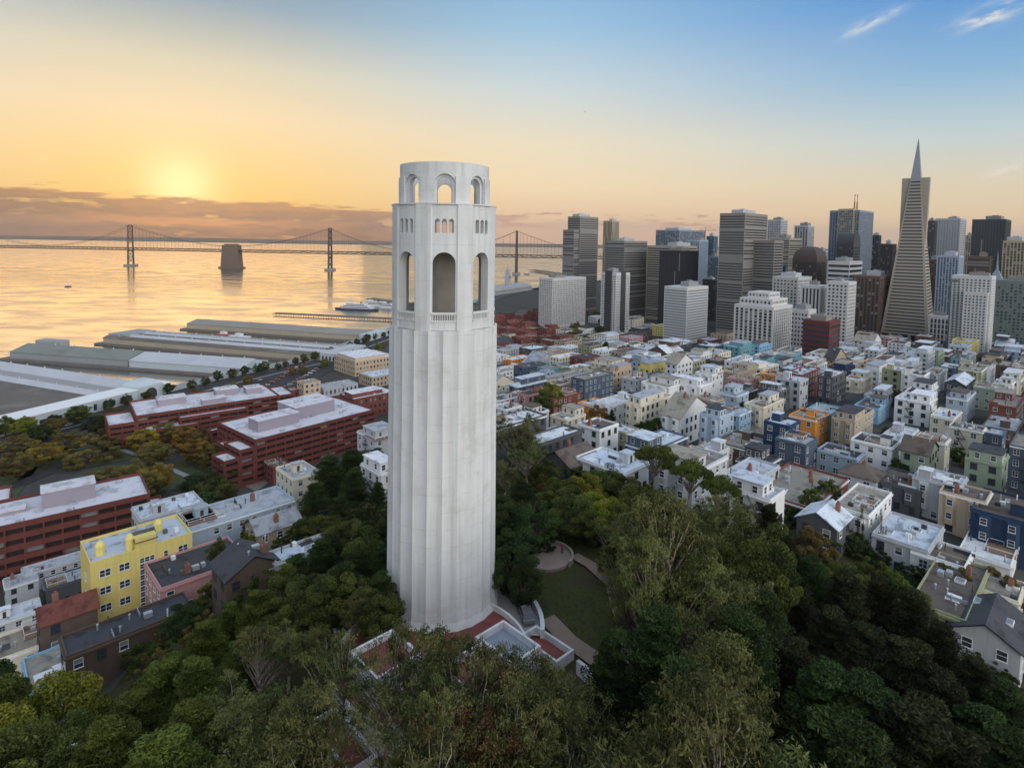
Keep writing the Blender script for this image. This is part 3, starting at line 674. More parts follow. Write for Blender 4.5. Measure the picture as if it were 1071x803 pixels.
for sx_ in (-.06, .12):
    b = MB(); b.tube((w * sx_, -d * .1, h), (w * sx_, -d * .1, h + 16), 1.5, 1.0, 6); b.tube((w * sx_, -d * .1, h + 16), (w * sx_, -d * .1, h + 30), .6, .2, 6); b.build('spire', mat('bronze spire', (.30, .15, .07), .5), o)
    b = MB(); b.box(w * sx_ - 1.6, w * sx_ + 2.6, -d * .1 - .3, -d * .1 + .3, h + 25, h + 27.5); b.build('flag', mat('flag cloth', (.25, .12, .08), .9), o)
o = S('office_tower', 'dark grey tower with a big semicircular arched top below the twin spires', 'skyscraper', 875, 900, 256, 930, .7, 'punched', 26, 3, 'dark', roofbits=0)
w, d, h = o['_dims']; b = MB(); i = len(b.v); P = [(w / 2 * math.cos(PI * k / 14), h + w / 2 * 1.05 * math.sin(PI * k / 14)) for k in range(15)]
for y_ in (-d / 2, d / 2): b.v += [(x, y_, z) for (x, z) in P]
for k in range(14): b.f.append((k, 15 + k, 16 + k, k + 1)); b.m.append(0)
b.f.append(tuple(range(15))); b.f.append(tuple(29 - k for k in range(15))); b.m += [0, 0]; b.build('arched_roof', stm_('dark'), o)
S('office_block', 'white banded low office block under the arched dark tower', 'office building', 866, 902, 273, 820, .5, 'bands', 14, 4, 'white')
S('office_tower', 'dark narrow glass tower immediately right of the twin spired tower', 'skyscraper', 910, 922, 246, 1120, .9, 'glass', 34, 4, 'dark')
S('office_tower', 'dark brown tower half hidden by the left edge of the white pyramid', 'skyscraper', 921, 938, 255, 1050, .8, 'ribs', 32, 4, 'dbrown')
S('apartment_tower', 'beige block with small square windows behind the white stepped building', 'apartment block', 808, 849, 289, 760, .7, 'punched', 18, 4.5, 'pale')
S('office_block', 'white framed block with black vertical window strips', 'office building', 838, 867, 298, 700, .8, 'fins', 14, 4.5, 'white', blind=.02)
S('apartment_tower', 'white tower of square window grid above the dark red brick building', 'apartment block', 865, 896, 294, 670, .8, 'punched', 17, 4.2, 'white')
S('office_tower', 'broad dark brown tower of vertical ribs left of the white pyramid', 'skyscraper', 892, 933, 288, 780, .6, 'ribs', 22, 4.5, 'brown')
S('office_block', 'low white block with window rows beside the dark red building', 'office building', 827, 854, 323, 640, .8, 'punched', 8, 4, 'white')
o = S('federal_building', 'white monumental block with tall dark window strips and stepped roof', 'office building', 768, 829, 318, 610, .85, 'ribs', 14, 5.0, 'white', depth=.9, roofbits=0)
w, d, h = o['_dims']
for (q, z0, z1) in ((.82, h, h + 7), (.55, h + 7, h + 13)):
    b = MB(); facade_box(b, w * q, d * q, z0, z1, 1, 4, 'punched', rnd, 0, 0, .4, base=1, top=1); b.build('stepped_storey', [stm_('white'), GL, GL2], o)
S('apartment_tower', 'white balcony banded apartment tower in front of the black tower', 'apartment block', 695, 741, 299, 720, .6, 'bands', 19, 3, 'white', gl_=mat('balcony shade', (.20, .24, .27), .4), blind=.3)
o = S('apartment_tower', 'white residential tower split by a dark central recess', 'apartment block', 629, 659, 285, 800, .8, 'punched', 22, 3.6, 'white', blind=.1)
w, d, h = o['_dims']
for sgn, fx in ((1, 0), (-1, 1)):
    b = MB()
    if fx == 0: b.box(-w * .16, w * .16, -d / 2 - .8, -d / 2 + .5, -2, h + 3)
    else: b.box(-w / 2 - .8, -w / 2 + .5, -d * .22, d * .22, -2, h + 3)
    b.build('dark_recess', stm_('dark'), o)
S('apartment_slab', 'wide white apartment slab with window grid, lowest and leftmost beside the bay', 'apartment block', 564, 613, 290, 870, .35, 'punched', 21, 3.6, 'white', blind=.4)
S('brick_block', 'dark red brick office block with flat roof below the white grid tower', 'office building', 840, 879, 334, 560, .8, 'bands', 6, 4, 'red', base_=3)
S('office_tower', 'very dark tower peeking out right behind the white pyramid', 'skyscraper', 966, 981, 231, 960, .9, 'ribs', 40, 4, 'dark')
S('office_tower', 'light grey tower with square windows and recessed top storey right of the pyramid', 'skyscraper', 978, 1011, 229, 1010, .7, 'punched', 40, 4, 'lgrey')
S('office_tower', 'pale blue grey tower with crown of windows in front of the light grey tower', 'skyscraper', 980, 1008, 267, 850, .8, 'ribs', 30, 3.6, 'lblue', gl_=GLB)
S('office_tower', 'broad dark bronze tower with flat top, tallest right of the pyramid', 'skyscraper', 1017, 1058, 230, 1020, .7, 'fins', 44, 4, 'dark', blind=.02)
S('office_tower', 'warm tan tower with vertical ribs at the right edge', 'skyscraper', 1049, 1084, 252, 880, .7, 'ribs', 30, 4, 'gtan')
o = S('apartment_tower', 'white gridded tower with dark green glass corner, right of the pyramid base', 'apartment block', 996, 1042, 288, 600, 1.2, 'punched', 26, 3.4, 'white', gl_=GLB, blind=.1, roofbits=1)
w, d, h = o['_dims']; b = MB(); facade_box(b, w * 1.03, d * .24, -6, h - 4, 26, 3.2, 'glass', rnd, 0, d * .42); b.build('glass_corner', [stm_('green'), GL, GLB], o)
b = MB(); facade_box(b, w * .3, d * .6, -6, h * .8, 21, 3.2, 'punched', rnd, -w * .6, -d * .15); b.build('lower_wing', [stm_('white'), GLB, GL2], o)
o = S('spired_tower', 'slim blue grey tower ending in a pointed spire beside the green cornered white tower', 'skyscraper', 1032, 1052, 293, 730, .9, 'ribs', 24, 3.4, 'lblue', roofbits=0)
w, d, h = o['_dims']; b = MB(); b.prism([(-w / 2 * .8, -d / 2 * .8), (w / 2 * .8, -d / 2 * .8), (w / 2 * .8, d / 2 * .8), (-w / 2 * .8, d / 2 * .8)], h, h + 12, scale_top=.3); b.tube((0, 0, h + 12), (0, 0, h + 36), 1.6, .15, 6); b.build('spire', stm_('bluegrey'), o)
S('apartment_tower', 'grey green tower with small windows cut by the right edge', 'apartment block', 1042, 1090, 293, 650, .7, 'punched', 20, 3.6, 'green', blind=.45)
S('office_block', 'brown block behind the green cornered tower', 'office building', 1012, 1040, 268, 900, .7, 'bands', 24, 3, 'brown')
S('office_block', 'red brown narrow block right behind the pyramid', 'office building', 966, 984, 271, 900, .9, 'punched', 22, 3.6, 'brown')
S('office_block', 'pale stone block with a row of columns right of the pyramid legs', 'office building', 972, 998, 330, 690, .8, 'ribs', 5, 4, 'pale')
S('office_block', 'dark low block wedged between black tower and massive grey slab', 'office building', 735, 756, 292, 960, .9, 'ribs', 20, 4, 'dark')
S('office_tower', 'pale tower far behind the domed brown one', 'skyscraper', 851, 869, 262, 1380, .9, 'bands', 30, 4, 'lgrey')
S('office_tower', 'grey tower far behind between spired tower and dark brown tower', 'skyscraper', 926, 941, 268, 1400, .9, 'ribs', 30, 4, 'grey')
S('office_block', 'grey glass block just left of the massive grey slab', 'office building', 741, 757, 268, 1180, .9, 'glass', 24, 4, 'bluegrey', gl_=GLB)
S('office_block', 'tan block between the light grey and the bronze towers', 'office building', 1008, 1020, 246, 1250, .9, 'ribs', 32, 4, 'tan')
S('office_block', 'brown podium block behind the white framed black stripe block', 'office building', 845, 872, 312, 760, .8, 'punched', 12, 4, 'brown')
# construction crane
c = at_y(737, 262, 1300); cr = thing('tower_crane', 'thin tower crane with long jib above the pale blue tower', 'crane', (c.x, c.y, terr(c.x, c.y)))
h = at_y(737, 241, 1300).z - terr(c.x, c.y)
b = MB(); b.tube((0, 0, -2), (0, 0, h), .9, .9, 4); b.build('mast', mat('crane orange', (.35, .14, .05), .6), cr)
b = MB(); b.tube((-14, 0, h - 1), (26, 6, h + 1), .6, .45, 4); b.tube((0, 0, h), (0, 0, h + 7), .5, .2, 4); b.tube((0, 0, h + 7), (24, 5.5, h + 1.2), .15, .15, 4); b.tube((0, 0, h + 7), (-13, 0, h - .8), .15, .15, 4); b.build('jib', mat('crane orange', (.35, .14, .05), .6), cr)

# ------------------------------------------------------------------ the pyramid tower
py_c = at_y(948.5, 362, 760); zg = 5.0
PM = [mat('pyramid quartz panels', (.34, .295, .225), .75, .08, .05), GL, GL2]
pyr = thing('pyramid_skyscraper', 'tall tapering white pyramid tower with window bands and pointed grey spire', 'skyscraper', (py_c.x, py_c.y, zg), R_(48))
HT, HB = 261.0, 26.0                       # spire tip
rr = lambda z: 27.0 * (1 - z / (HT + 2))  # half width
b = MB(); FL = 47; ztop = 207.0; fh = (ztop - 14) / FL
for k in range(FL):
    z0 = 14 + k * fh; zc = z0 + fh * .55; z1 = z0 + fh
    for (za, zb, ins, mi) in ((z0, zc, 0, 0), (zc, z1, .45, 1)):
        ra, rb_ = rr(za), rr(zb); sq = lambda r: [(-r, -r), (r, -r), (r, r), (-r, r)]
        A, B = sq(ra - ins), sq(rb_ - ins)
        for e in range(4):
            q = (e + 1) % 4; b.quad((*A[e], za), (*A[q], za), (*B[q], zb), (*B[e], zb), mi)
            if ins:  # sloping corner posts keep the edges white
                A2, B2 = sq(ra), sq(rb_)
                for (s, o_) in ((e, q), (q, e)):
                    pa = Vector(A2[s]).lerp(Vector(A2[o_]), .07); pb = Vector(B2[s]).lerp(Vector(B2[o_]), .07)
                    if s == e: b.quad((*A2[s], za), (*pa, za), (*pb, zb), (*B2[s], zb), 0)
                    else: b.quad((*pa, za), (*A2[s], za), (*B2[s], zb), (*pb, zb), 0)
    r_ = rr(zc); b.quad((-r_, -r_, zc), (r_, -r_, zc), (r_, r_, zc), (-r_, r_, zc), 0)
b.build('body', PM, pyr)
b = MB(); r_ = rr(ztop); b.prism([(-r_ - .3, -r_ - .3), (r_ + .3, -r_ - .3), (r_ + .3, r_ + .3), (-r_ - .3, r_ + .3)], ztop, ztop + 4, scale_top=.96)
r2 = r_ * .93; b.prism([(-r2, -r2), (r2, -r2), (r2, r2), (-r2, r2)], ztop + 4, HT, scale_top=.05); b.build('spire', mat('spire aluminium louvres', (.27, .28, .29), .55, .12, .2), pyr)
for s in (-1, 1):                            # the two service wings on the side faces (local +-y)
    b = MB(); za = 118; ya = rr(za); hw0, hw1 = 6.3, 4.6; zt = ztop + 4.5
    P0 = [(-hw0, s * (ya - 1.0)), (hw0, s * (ya - 1.0))]; P1 = [(-hw1, s * (ya - .2)), (hw1, s * (ya - .2))]; Q = [(-hw1, s * (rr(zt) - 1)), (hw1, s * (rr(zt) - 1))]
    V = [(*P0[0], za), (*P0[1], za), (*P1[1], zt), (*P1[0], zt), (*Q[0], zt), (*Q[1], zt)]
    for f in ((0, 1, 2, 3), (3, 2, 5, 4), (0, 3, 4), (1, 5, 2)): b.poly([V[k] for k in (f if s < 0 else f[::-1])])
    b.build('wing', PM[0], pyr)
b = MB()
r0_, r1_ = rr(0), rr(14)
for e in range(4):
    a = Matrix.Rotation(e * PI / 2, 2); n = 5
    for k in range(n):
        xm = -r1_ + 2 * r1_ * (k + .5) / n
        for dx in (-1, 1):
            p1 = a @ Vector((xm + dx * r1_ / n, -r1_ + .6)); p0 = a @ Vector((xm * r0_ / r1_, -r0_ + .6)); b.tube((*p0, -3), (*p1, 14), .95, .95, 5)
b.build('base_strut', PM[0], pyr)
b = MB(); b.box(-15, 15, -15, 15, -3, 14); b.build('lobby', GL, pyr); SKY.append((py_c.x, py_c.y, 36))

# ------------------------------------------------------------------ suspension bridge
BRM = mat('bridge steel', (.06, .05, .042), .6, .15, .02)
bd = Vector((1523, -150)).normalized(); bn = Vector((-bd.y, bd.x))
T = [Vector((-2230, 2411)), Vector((-1507, 2340)), Vector((-694, 2258)), Vector((16, 2190))]; ANC = Vector((-1088, 2299)); END = Vector((372, 2155))
br = thing('suspension_bridge', 'long grey double suspension bridge with four cross braced towers crossing the bay', 'bridge', (0, 0, 0))
ZD = 64.0
b = MB(); p0 = T[0] - bd * 900; p1 = END + bd * 700; mid = (p0 + p1) / 2; L = (p1 - p0).length / 2
b.obox(mid, bd, bn, L, 11, ZD + 6.6, ZD + 9.4); b.obox(mid, bd, bn, L, 11, ZD - 2.2, ZD + .4)
n = int(2 * L / 18)
for s in (-1, 1):
    for k in range(n):
        a = p0 + bd * (k * 18) + bn * 10.5 * s; c = p0 + bd * (k * 18 + 18) + bn * 10.5 * s
        z0, z1 = (ZD, ZD + 7.2) if k % 2 else (ZD + 7.2, ZD); b.tube((a.x, a.y, z0), (c.x, c.y, z1), .9, .9, 4, 0, False)
b.build('deck', BRM, br)
for tpos in T:
    b = MB()
    for s in (-1, 1):
        a = tpos + bn * 15 * s; c = tpos + bn * 11.5 * s
        b.tube((a.x, a.y, 6), (c.x, c.y, 160), 4.3, 3.0, 4)
    for k in range(6):
        z0, z1 = 10 + k * 25, 10 + (k + 1) * 25
        if z0 < ZD + 9 < z1 or z0 < ZD < z1: continue
        wa, wb = 15 - 3.5 * z0 / 160, 15 - 3.5 * z1 / 160
        for s in (-1, 1):
            a = tpos + bn * wa * s; c = tpos - bn * wb * s; b.tube((a.x, a.y, z0), (c.x, c.y, z1), 1.5, 1.5, 4)
        a = tpos + bn * wb; c = tpos - bn * wb; b.tube((a.x, a.y, z1), (c.x, c.y, z1), 1.7, 1.7, 4)
    b.build('bridge_tower', BRM, br)
    b = MB(); b.obox(tpos, bd, bn, 13, 24, -2, 7); b.build('pier', mat('bridge pier concrete', (.27, .25, .23), .9, .2, .05), br)
b = MB()
P = [ANC + bd * 14 * s + bn * 30 * t_ for s, t_ in ((-1, -1), (1, -1), (1, 1), (-1, 1))]
P = [ANC + bd * (37 * s) + bn * (17 * t_) for s, t_ in ((-1, -1), (1, -1), (1, 1), (-1, 1))]
b.prism([(v.x, v.y) for v in P], 5, 90, scale_top=.84); b.obox(ANC, bd, bn, 42, 24, -2, 5.2); b.obox(ANC, bd, bn, 24, 11, 90, 94)
b.build('anchorage', mat('bridge anchorage concrete', (.14, .105, .08), .9, .2, .03, .3), br)
def cable(a, c, za, zc, sag):
    n = 28
    for s in (-1, 1):
        pts = []
        for k in range(n + 1):
            t_ = k / n; q = a.lerp(c, t_) + bn * 11 * s; z = za + (zc - za) * t_ - 4 * sag * t_ * (1 - t_); pts.append((q.x, q.y, z))
        CB = MB(); CB.path(pts, .55, 5); CB.build('cable', BRM, br)
        for k in range(1, n):
            if pts[k][2] > ZD + 10: HG.tube(pts[k], (pts[k][0], pts[k][1], ZD + 8), .22, .22, 4, 0, False)
HG = MB()
cable(T[0], T[1], 160, 160, 84); cable(T[1], ANC, 160, 84, 16); cable(ANC, T[2], 84, 160, 16); cable(T[2], T[3], 160, 160, 84); cable(T[3], END, 160, 74, 14)
cable(T[0] - bd * 354, T[0], 70, 160, 14)
HG.build('hanger', BRM, br)['kind'] = 'stuff'
#--PART4--
# ------------------------------------------------------------------ piers
WOODP = mat('pier piles and deck', (.16, .14, .12), .9, .3, .1)
def pier_axes(A, B):
    d = Vector((B[0] - A[0], B[1] - A[1])); L = d.length; d.normalize(); return d, Vector((d.y, -d.x)), L     # along, towards the far side, length
def gable_shed(root, L0, L1, y0, y1, ze, zr, roof_m, wall_m, nwin=0, door=True):
    b = MB(); b.box(L0, L1, y0, y1, 2, ze); ym = (y0 + y1) / 2
    for x in (L0, L1): b.poly([(x, y0, ze), (x, y1, ze), (x, ym, zr - .1)])
    o = b.build('shed_wall', wall_m, root)
    b = MB(); e = .8
    for (ya, s) in ((y0 - e, -1), (y1 + e, 1)):
        k = .3; b.quad((L0 - .5, ya, ze - .2), (L1 + .5, ya, ze - .2), (L1 + .5, ym, zr), (L0 - .5, ym, zr)); b.quad((L0 - .5, ya, ze - .2 + k), (L1 + .5, ya, ze - .2 + k), (L1 + .5, ym, zr + k), (L0 - .5, ym, zr + k))
        b.quad((L0 - .5, ya, ze - .2), (L1 + .5, ya, ze - .2), (L1 + .5, ya, ze - .2 + k), (L0 - .5, ya, ze - .2 + k))
    r = b.build('roof', roof_m, root)
    for k in range(int((L1 - L0) / 24)):
        b = MB(); xx = L0 + 12 + k * 24; b.tube((xx, ym, zr - .2), (xx, ym, zr + 1.6), .7, .5, 8); b.build('roof_vent', STEEL, r)
    for k in range(nwin):
        xx = L0 + (k + .5) * (L1 - L0) / nwin; b = MB()
        b.box(xx - 2.6, xx + 2.6, y0 - .15, y0, 2.6, ze - 1.6); b.build('door' if k % 2 else 'window', DARKM if k % 2 else GL, root)
def bulkhead(root, x, y0, y1, z, arch_c, wall_m):
    b = MB(); b.box(x - 9, x, y0, y1, 2, z)
    b.box(x - 9.5, x + .5, y0 - .5, y1 + .5, z, z + .6)
    b.box(x - 9, x + .8, arch_c - 9, arch_c + 9, 2, z + 2.4); b.prism([(x - 9, arch_c - 9), (x + .8, arch_c - 9), (x + .8, arch_c + 9), (x - 9, arch_c + 9)], z + 2.4, z + 5, scale_top=.55)
    o = b.build('bulkhead_building', wall_m, root)
    b = MB(); P = [(-5, 2), (5, 2), (5, 7)] + [(5 * math.cos(PI * k / 10), 7 + 4.4 * math.sin(PI * k / 10)) for k in range(1, 10)] + [(-5, 7)]
    b.poly([(x + .86, arch_c + u, zz) for u, zz in P]); b.build('arched_doorway', DARKM, o)
    yy = y0 + 5
    while yy < y1 - 3:
        if abs(yy - arch_c) > 11:
            b = MB(); b.box(x - .02, x + .12, yy - 1.2, yy + 1.2, 4, z - 2.2); b.build('window', GL, o)
        yy += 7
PW = mat('pier paint pale', (.48, .53, .55), .8, .1, .05, .2); PG = mat('pier paint grey', (.30, .32, .32), .85, .15, .05, .3); PBE = mat('pier paint beige', (.40, .35, .27), .85, .15, .05, .3)
RW = mat('shed roof white', (.46, .46, .47), .6, .12, .03, dirt=((.38, .38, .40), .05, .5)); RG = mat('shed roof grey green', (.21, .22, .19), .85, .2, .03, dirt=((.13, .14, .12), .04, .6)); RD = mat('shed roof dark', (.14, .12, .10), .9, .25, .03, dirt=((.24, .22, .2), .03, .5))
RS = mat('shed roof silver', (.30, .29, .28), .6, .15, .03)
def pier(label, A, B, width, name='pier_shed'):
    d, n, L = pier_axes(A, B); r = thing(name, label, 'pier', (A[0], A[1], 0), math.atan2(d.y, d.x))
    return r, L
# local +x runs out to sea, local +y to the left of that = towards the viewer's side, so sheds use negative y for the far side
r, L = pier('long pier shed with grey green gable outer half and white roofed inner half', (-248, 540), (-512, 597), 46)
b = MB(); b.box(-10, L + 10, -46, 4, -3, 2.0); b.build('deck', WOODP, r)
gable_shed(r, L * .47, L, -40, -2, 8.5, 14, RG, PG, 10); gable_shed(r, 0, L * .46, -40, -1, 8.5, 13.5, RW, PW, 14)
b = MB(); b.box(L - 30, L + 2, -41, -30, 2, 16); b.build('head_house', PG, r)
r, L = pier('long pier shed with several white striped roofs and an arched white front', (-190, 604), (-480, 690), 50)
b = MB(); b.box(-10, L + 8, -54, 4, -3, 2.0); b.build('deck', WOODP, r)
gable_shed(r, 8, L, -12, -1, 8, 10, RD, PBE, 20); gable_shed(r, 8, L * .93, -21, -12.5, 9, 11, RW, PBE); gable_shed(r, 8, L * .98, -31, -21.5, 8.6, 10.6, RD, PBE); gable_shed(r, 8, L * .96, -41, -31.5, 9, 11.4, RW, PBE); gable_shed(r, 8, L * .9, -52, -41.5, 9, 11, RS, PBE)
b = MB(); b.box(L - 26, L + 3, -50, -10, 2, 11.5); b.build('head_house', PG, r)
r.rotation_euler[2] += 0
bk = thing('arched_bulkhead', 'white two storey pier front with central arch at the end of the striped roof shed', 'building', (-190, 604, 0), math.atan2(86, -290)); bulkhead(bk, 0, 0, 1, 10, 0, PW) if False else None
b = MB(); b.box(-14, 6, -54, 2, 2, 11); b.box(-15, -13, -36, -16, 2, 15); b.build('wall', PW, bk)
b = MB(); P = [(-5, 2), (5, 2), (5, 7)] + [(5 * math.cos(PI * k / 10), 7 + 4.4 * math.sin(PI * k / 10)) for k in range(1, 10)] + [(-5, 7)]
b.poly([(-15.06, -26 + u, zz) for u, zz in P]); b.build('arched_doorway', DARKM, bk)
b = MB(); b.box(-14.2, 6.2, -54.2, 2.2, 11, 11.5); b.build('roof', RW, bk)
for k in range(12):
    b = MB(); yy = -51 + k * 4.6
    if abs(yy + 26) < 11: continue
    b.box(-14.15, -14, yy - 1, yy + 1, 4, 8.6); b.build('window', GL, bk)
for k in range(4):
    b = MB(); b.box(-11 + k * 4.2, -9 + k * 4.2, 2, 2.15, 4, 8.6); b.build('window', GL, bk)
r, L = pier('low beige grey pier shed, farthest of the roofed piers', (-182, 730), (-446, 806), 40)
b = MB(); b.box(-14, L + 6, -44, 4, -3, 2.0); b.build('deck', WOODP, r)
gable_shed(r, 6, L, -40, -2, 8.5, 12.5, mat('shed roof tan grey', (.27, .25, .22), .85, .2, .03), PBE, 18)
b = MB(); b.box(-10, 6, -44, 2, 2, 10.5); b.build('bulkhead_building', PW, r)
# near pier with its long bulkhead along the road
A = (-286, 474); d_ = Vector((-.93, .368)); rz = math.atan2(d_.y, d_.x)
r = thing('pier_shed', 'nearest pier with two white gable roofs, dark flat roof and arched street front', 'pier', (A[0], A[1], 0), rz)
b = MB(); b.box(-12, 260, -8, 170, -3, 2.0); b.build('deck', WOODP, r)
gable_shed(r, -2, 250, -2, 17, 8, 12, RW, PW); gable_shed(r, 6, 250, 30, 42, 8, 10.6, RW, PW)
b = MB(); b.box(6, 250, 17, 30, 2, 8.2); b.build('link_roof', RS, r)
b = MB(); b.box(8, 240, 42, 150, 2, 8.6); b.build('flat_roof', RD, r)
bulkhead(r, 0, -1, 1, 9, 0, PW) if False else None
bb = MB(); bb.box(-10, 8, -4, 160, 2, 11.2); bb.box(-11, 8, 4, 24, 2, 13.4); bb.prism([(-11, 4), (8, 4), (8, 24), (-11, 24)], 13.4, 17, scale_top=.5); bo = bb.build('bulkhead_building', PW, r)
bb = MB(); bb.box(-10.6, 8.4, -4.4, 160.4, 11.2, 11.8); bb.build('cornice', TRIM, bo)
bb = MB(); bb.poly([(-11.08, 14 + u, zz) for u, zz in P]); bb.build('arched_doorway', DARKM, bo)
bb = MB(); bb.box(-10.12, -10, 78, 92, 2.5, 7.4); bb.build('door', DARKM, bo)
for k in range(20):
    yy = 30 + k * 6.5
    if 74 < yy < 96: continue
    bb = MB(); bb.box(-10.12, -10, yy - 1.1, yy + 1.1, 4.4, 9); bb.build('window', GL, bo)
def slab_pier(label, A, B, wd_, z, cat='jetty'):
    d, n, L = pier_axes(A, B); r = thing('jetty', label, cat, (A[0], A[1], 0), math.atan2(d.y, d.x))
    b = MB(); b.box(0, L, -wd_ / 2, wd_ / 2, z - .8, z); b.box(0, L, -wd_ / 2, -wd_ / 2 + .3, z, z + 1.0); b.build('deck', WOODP, r)
    b = MB()
    for k in range(int(L / 9)):
        for s in (-1, 1): b.tube((k * 9 + 2, s * (wd_ / 2 - .6), -3), (k * 9 + 2, s * (wd_ / 2 - .6), z), .5, .5, 6)
    b.build('piles', WOODP, r)['kind'] = 'stuff'; return r
slab_pier('narrow dark jetty reaching into the bay left of the fluted tower', (-172, 924), (-392, 972), 9, 3.0)
p = [at_z(x, y, 2) for x, y in ((604, 290), (556, 283))]; slab_pier('dark low breakwater pier beneath the bridge, beside the lone slab tower', (p[0].x, p[0].y), (p[1].x, p[1].y), 30, 6)
p = [at_z(x, y, 2) for x, y in ((411, 318), (386, 313))]; slab_pier('broad ferry dock behind the white ferries', (p[0].x + 20, p[0].y), (p[1].x, p[1].y), 18, 4)
# ferries and boats
WH = mat('boat white', (.66, .66, .66), .4, .06); HULLB = mat('boat hull dark', (.05, .06, .09), .4, .1); BRED = mat('boat red', (.42, .06, .05), .4, .1)
def hull(b, L, Wd, z0, z1, mi=0):
    P = [(-L / 2, -Wd / 2 * .8), (L * .25, -Wd / 2), (L * .42, -Wd / 2 * .55), (L / 2, 0), (L * .42, Wd / 2 * .55), (L * .25, Wd / 2), (-L / 2, Wd / 2 * .8)]
    b.prism(P, z0, z1, mi, scale_top=1.06)
def ferry(label, px, py, L, Wd, rz, decks=2, hullm=WH, group='ferries at the dock'):
    p = at_z(px, py, 0); r = thing('ferry', label, 'ferry', (p.x, p.y, 0), rz, group)
    b = MB(); hull(b, L, Wd, -.6, 3); b.build('hull', hullm, r)
    for k in range(decks):
        f = .84 - k * .16; b = MB(); b.prism([(-L * f / 2, -Wd * .42), (L * f * .36, -Wd * .42), (L * f * .46, 0), (L * f * .36, Wd * .42), (-L * f / 2, Wd * .42)], 3 + k * 2.8, 5.6 + k * 2.8); o = b.build('deckhouse', WH, r)
        b = MB(); b.prism([(-L * f / 2 * .96, -Wd * .425), (L * f * .35, -Wd * .425), (L * f * .35, Wd * .425), (-L * f / 2 * .96, Wd * .425)], 4.0 + k * 2.8, 5.0 + k * 2.8); b.build('window_strip', GL, o)
    z = 3 + decks * 2.8; b = MB(); b.box(L * .08, L * .22, -Wd * .25, Wd * .25, z, z + 2.6); b.build('bridge_house', WH, r)
    b = MB(); b.tube((-L * .12, 0, z), (-L * .14, 0, z + 4), 1.2, 1.0, 8); b.build('funnel', HULLB, r)
    b = MB(); b.tube((L * .15, 0, z + 2.6), (L * .15, 0, z + 9), .2, .1, 4); b.build('mast', STEEL, r); return r
ferry('big white ferry with dark hull, leftmost beside the dock', 372, 324, 78, 17, R_(170), 3, HULLB)
ferry('white ferry partly behind the larger one at the dock', 392, 320, 60, 14, R_(172), 2)
ferry('small white ferry touching the edge of the fluted tower', 404, 322, 36, 9, R_(160), 2)
def workboat(label, px, py, L, rz, hm):
    p = at_z(px, py, 0); r = thing('boat', label, 'boat', (p.x, p.y, 0), rz)
    b = MB(); hull(b, L, L * .28, -.5, 2.2); b.build('hull', hm, r); b = MB(); b.box(-L * .15, L * .15, -L * .09, L * .09, 2.2, 5.4); b.build('cabin', WH, r)
    b = MB(); b.tube((0, 0, 5), (0, 0, 11), .2, .1, 4); b.build('mast', STEEL, r)
workboat('red hulled boat moored beside the farthest roofed pier', 234, 351, 26, R_(165), BRED); workboat('white moored boat next to the red one', 250, 353, 30, R_(165), WH)
workboat('dark small ship on the bay right of the bridge tower', 561, 263, 60, R_(20), HULLB)
workboat('tiny boat on the water close to the clock tower', 551, 287, 22, R_(160), HULLB)
workboat('small dark boat on open water near the left edge', 71, 300, 14, R_(190), HULLB)

# ferry building with clock tower
c = at_y(531, 300, 1397); fb = thing('ferry_terminal', 'long low waterfront hall with a tall pale clock tower', 'building', (c.x, c.y, 3), R_(62))
b = MB(); facade_box(b, 190, 34, -3, 14, 2, 5, 'punched', rnd, 0, 0, .5, base=2, top=2); b.build('wall', [stm_('pale'), GL, GL2], fb)
b = MB(); b.prism([(-95, -17), (95, -17), (95, 17), (-95, 17)], 14, 19, scale_top=.8); b.build('roof', roofm('light grey'), fb)
b = MB(); zt = at_y(531, 277, 1397).z - 3
b.box(-5.5, 5.5, -5.5, 5.5, 14, zt * .62); b.box(-4.6, 4.6, -4.6, 4.6, zt * .62, zt * .74); b.box(-3.6, 3.6, -3.6, 3.6, zt * .74, zt * .84); b.prism([(-2.6, -2.6), (2.6, -2.6), (2.6, 2.6), (-2.6, 2.6)], zt * .84, zt, scale_top=.15); tw_ = b.build('clock_tower', stm_('pale'), fb)
b = MB(); b.lathe([(0, 0), (3.2, 0)], 20); ck = b.build('clock_face', DARKM, tw_, (0, -5.56, zt * .56)); ck.rotation_euler = (PI / 2, 0, 0)

# ------------------------------------------------------------------ houses
def window_mesh(name, wide, blind):
    b = MB(); w, h = (.5, .75); f = .065 if not wide else .05
    for (a, c, z0, z1) in ((-w, w, -h, -h + f), (-w, w, h - f, h), (-w, -w + f, -h + f, h - f), (w - f, w, -h + f, h - f), (-w + f, w - f, -.03, .03)):
        b.box(a, c, -.09, .02, z0, z1, 0)
    if wide: b.box(-.03, .03, -.09, .02, -h + f, -.031, 0); b.box(-.03, .03, -.09, .02, .031, h - f, 0)
    b.quad((-w + f, -.03, -h + f), (w - f, -.03, -h + f), (w - f, -.03, h - f), (-w + f, -.03, h - f), 1)
    if blind: b.quad((-w + f, -.035, .1), (w - f, -.035, .1), (w - f, -.035, h - f), (-w + f, -.035, h - f), 2)
    b.box(-w - .06, w + .06, -.14, .0, -h - .08, -h - .005, 0)
    return b.mesh(name, [TRIM, GL, GL2])
WIN = [window_mesh('sash window', False, False), window_mesh('sash window blind', False, True), window_mesh('casement window', True, False)]
def dwin(name, frame):
    me = WIN[0].copy(); me.materials[0] = frame; return me
WIND = dwin('dark sash window', DARKM)
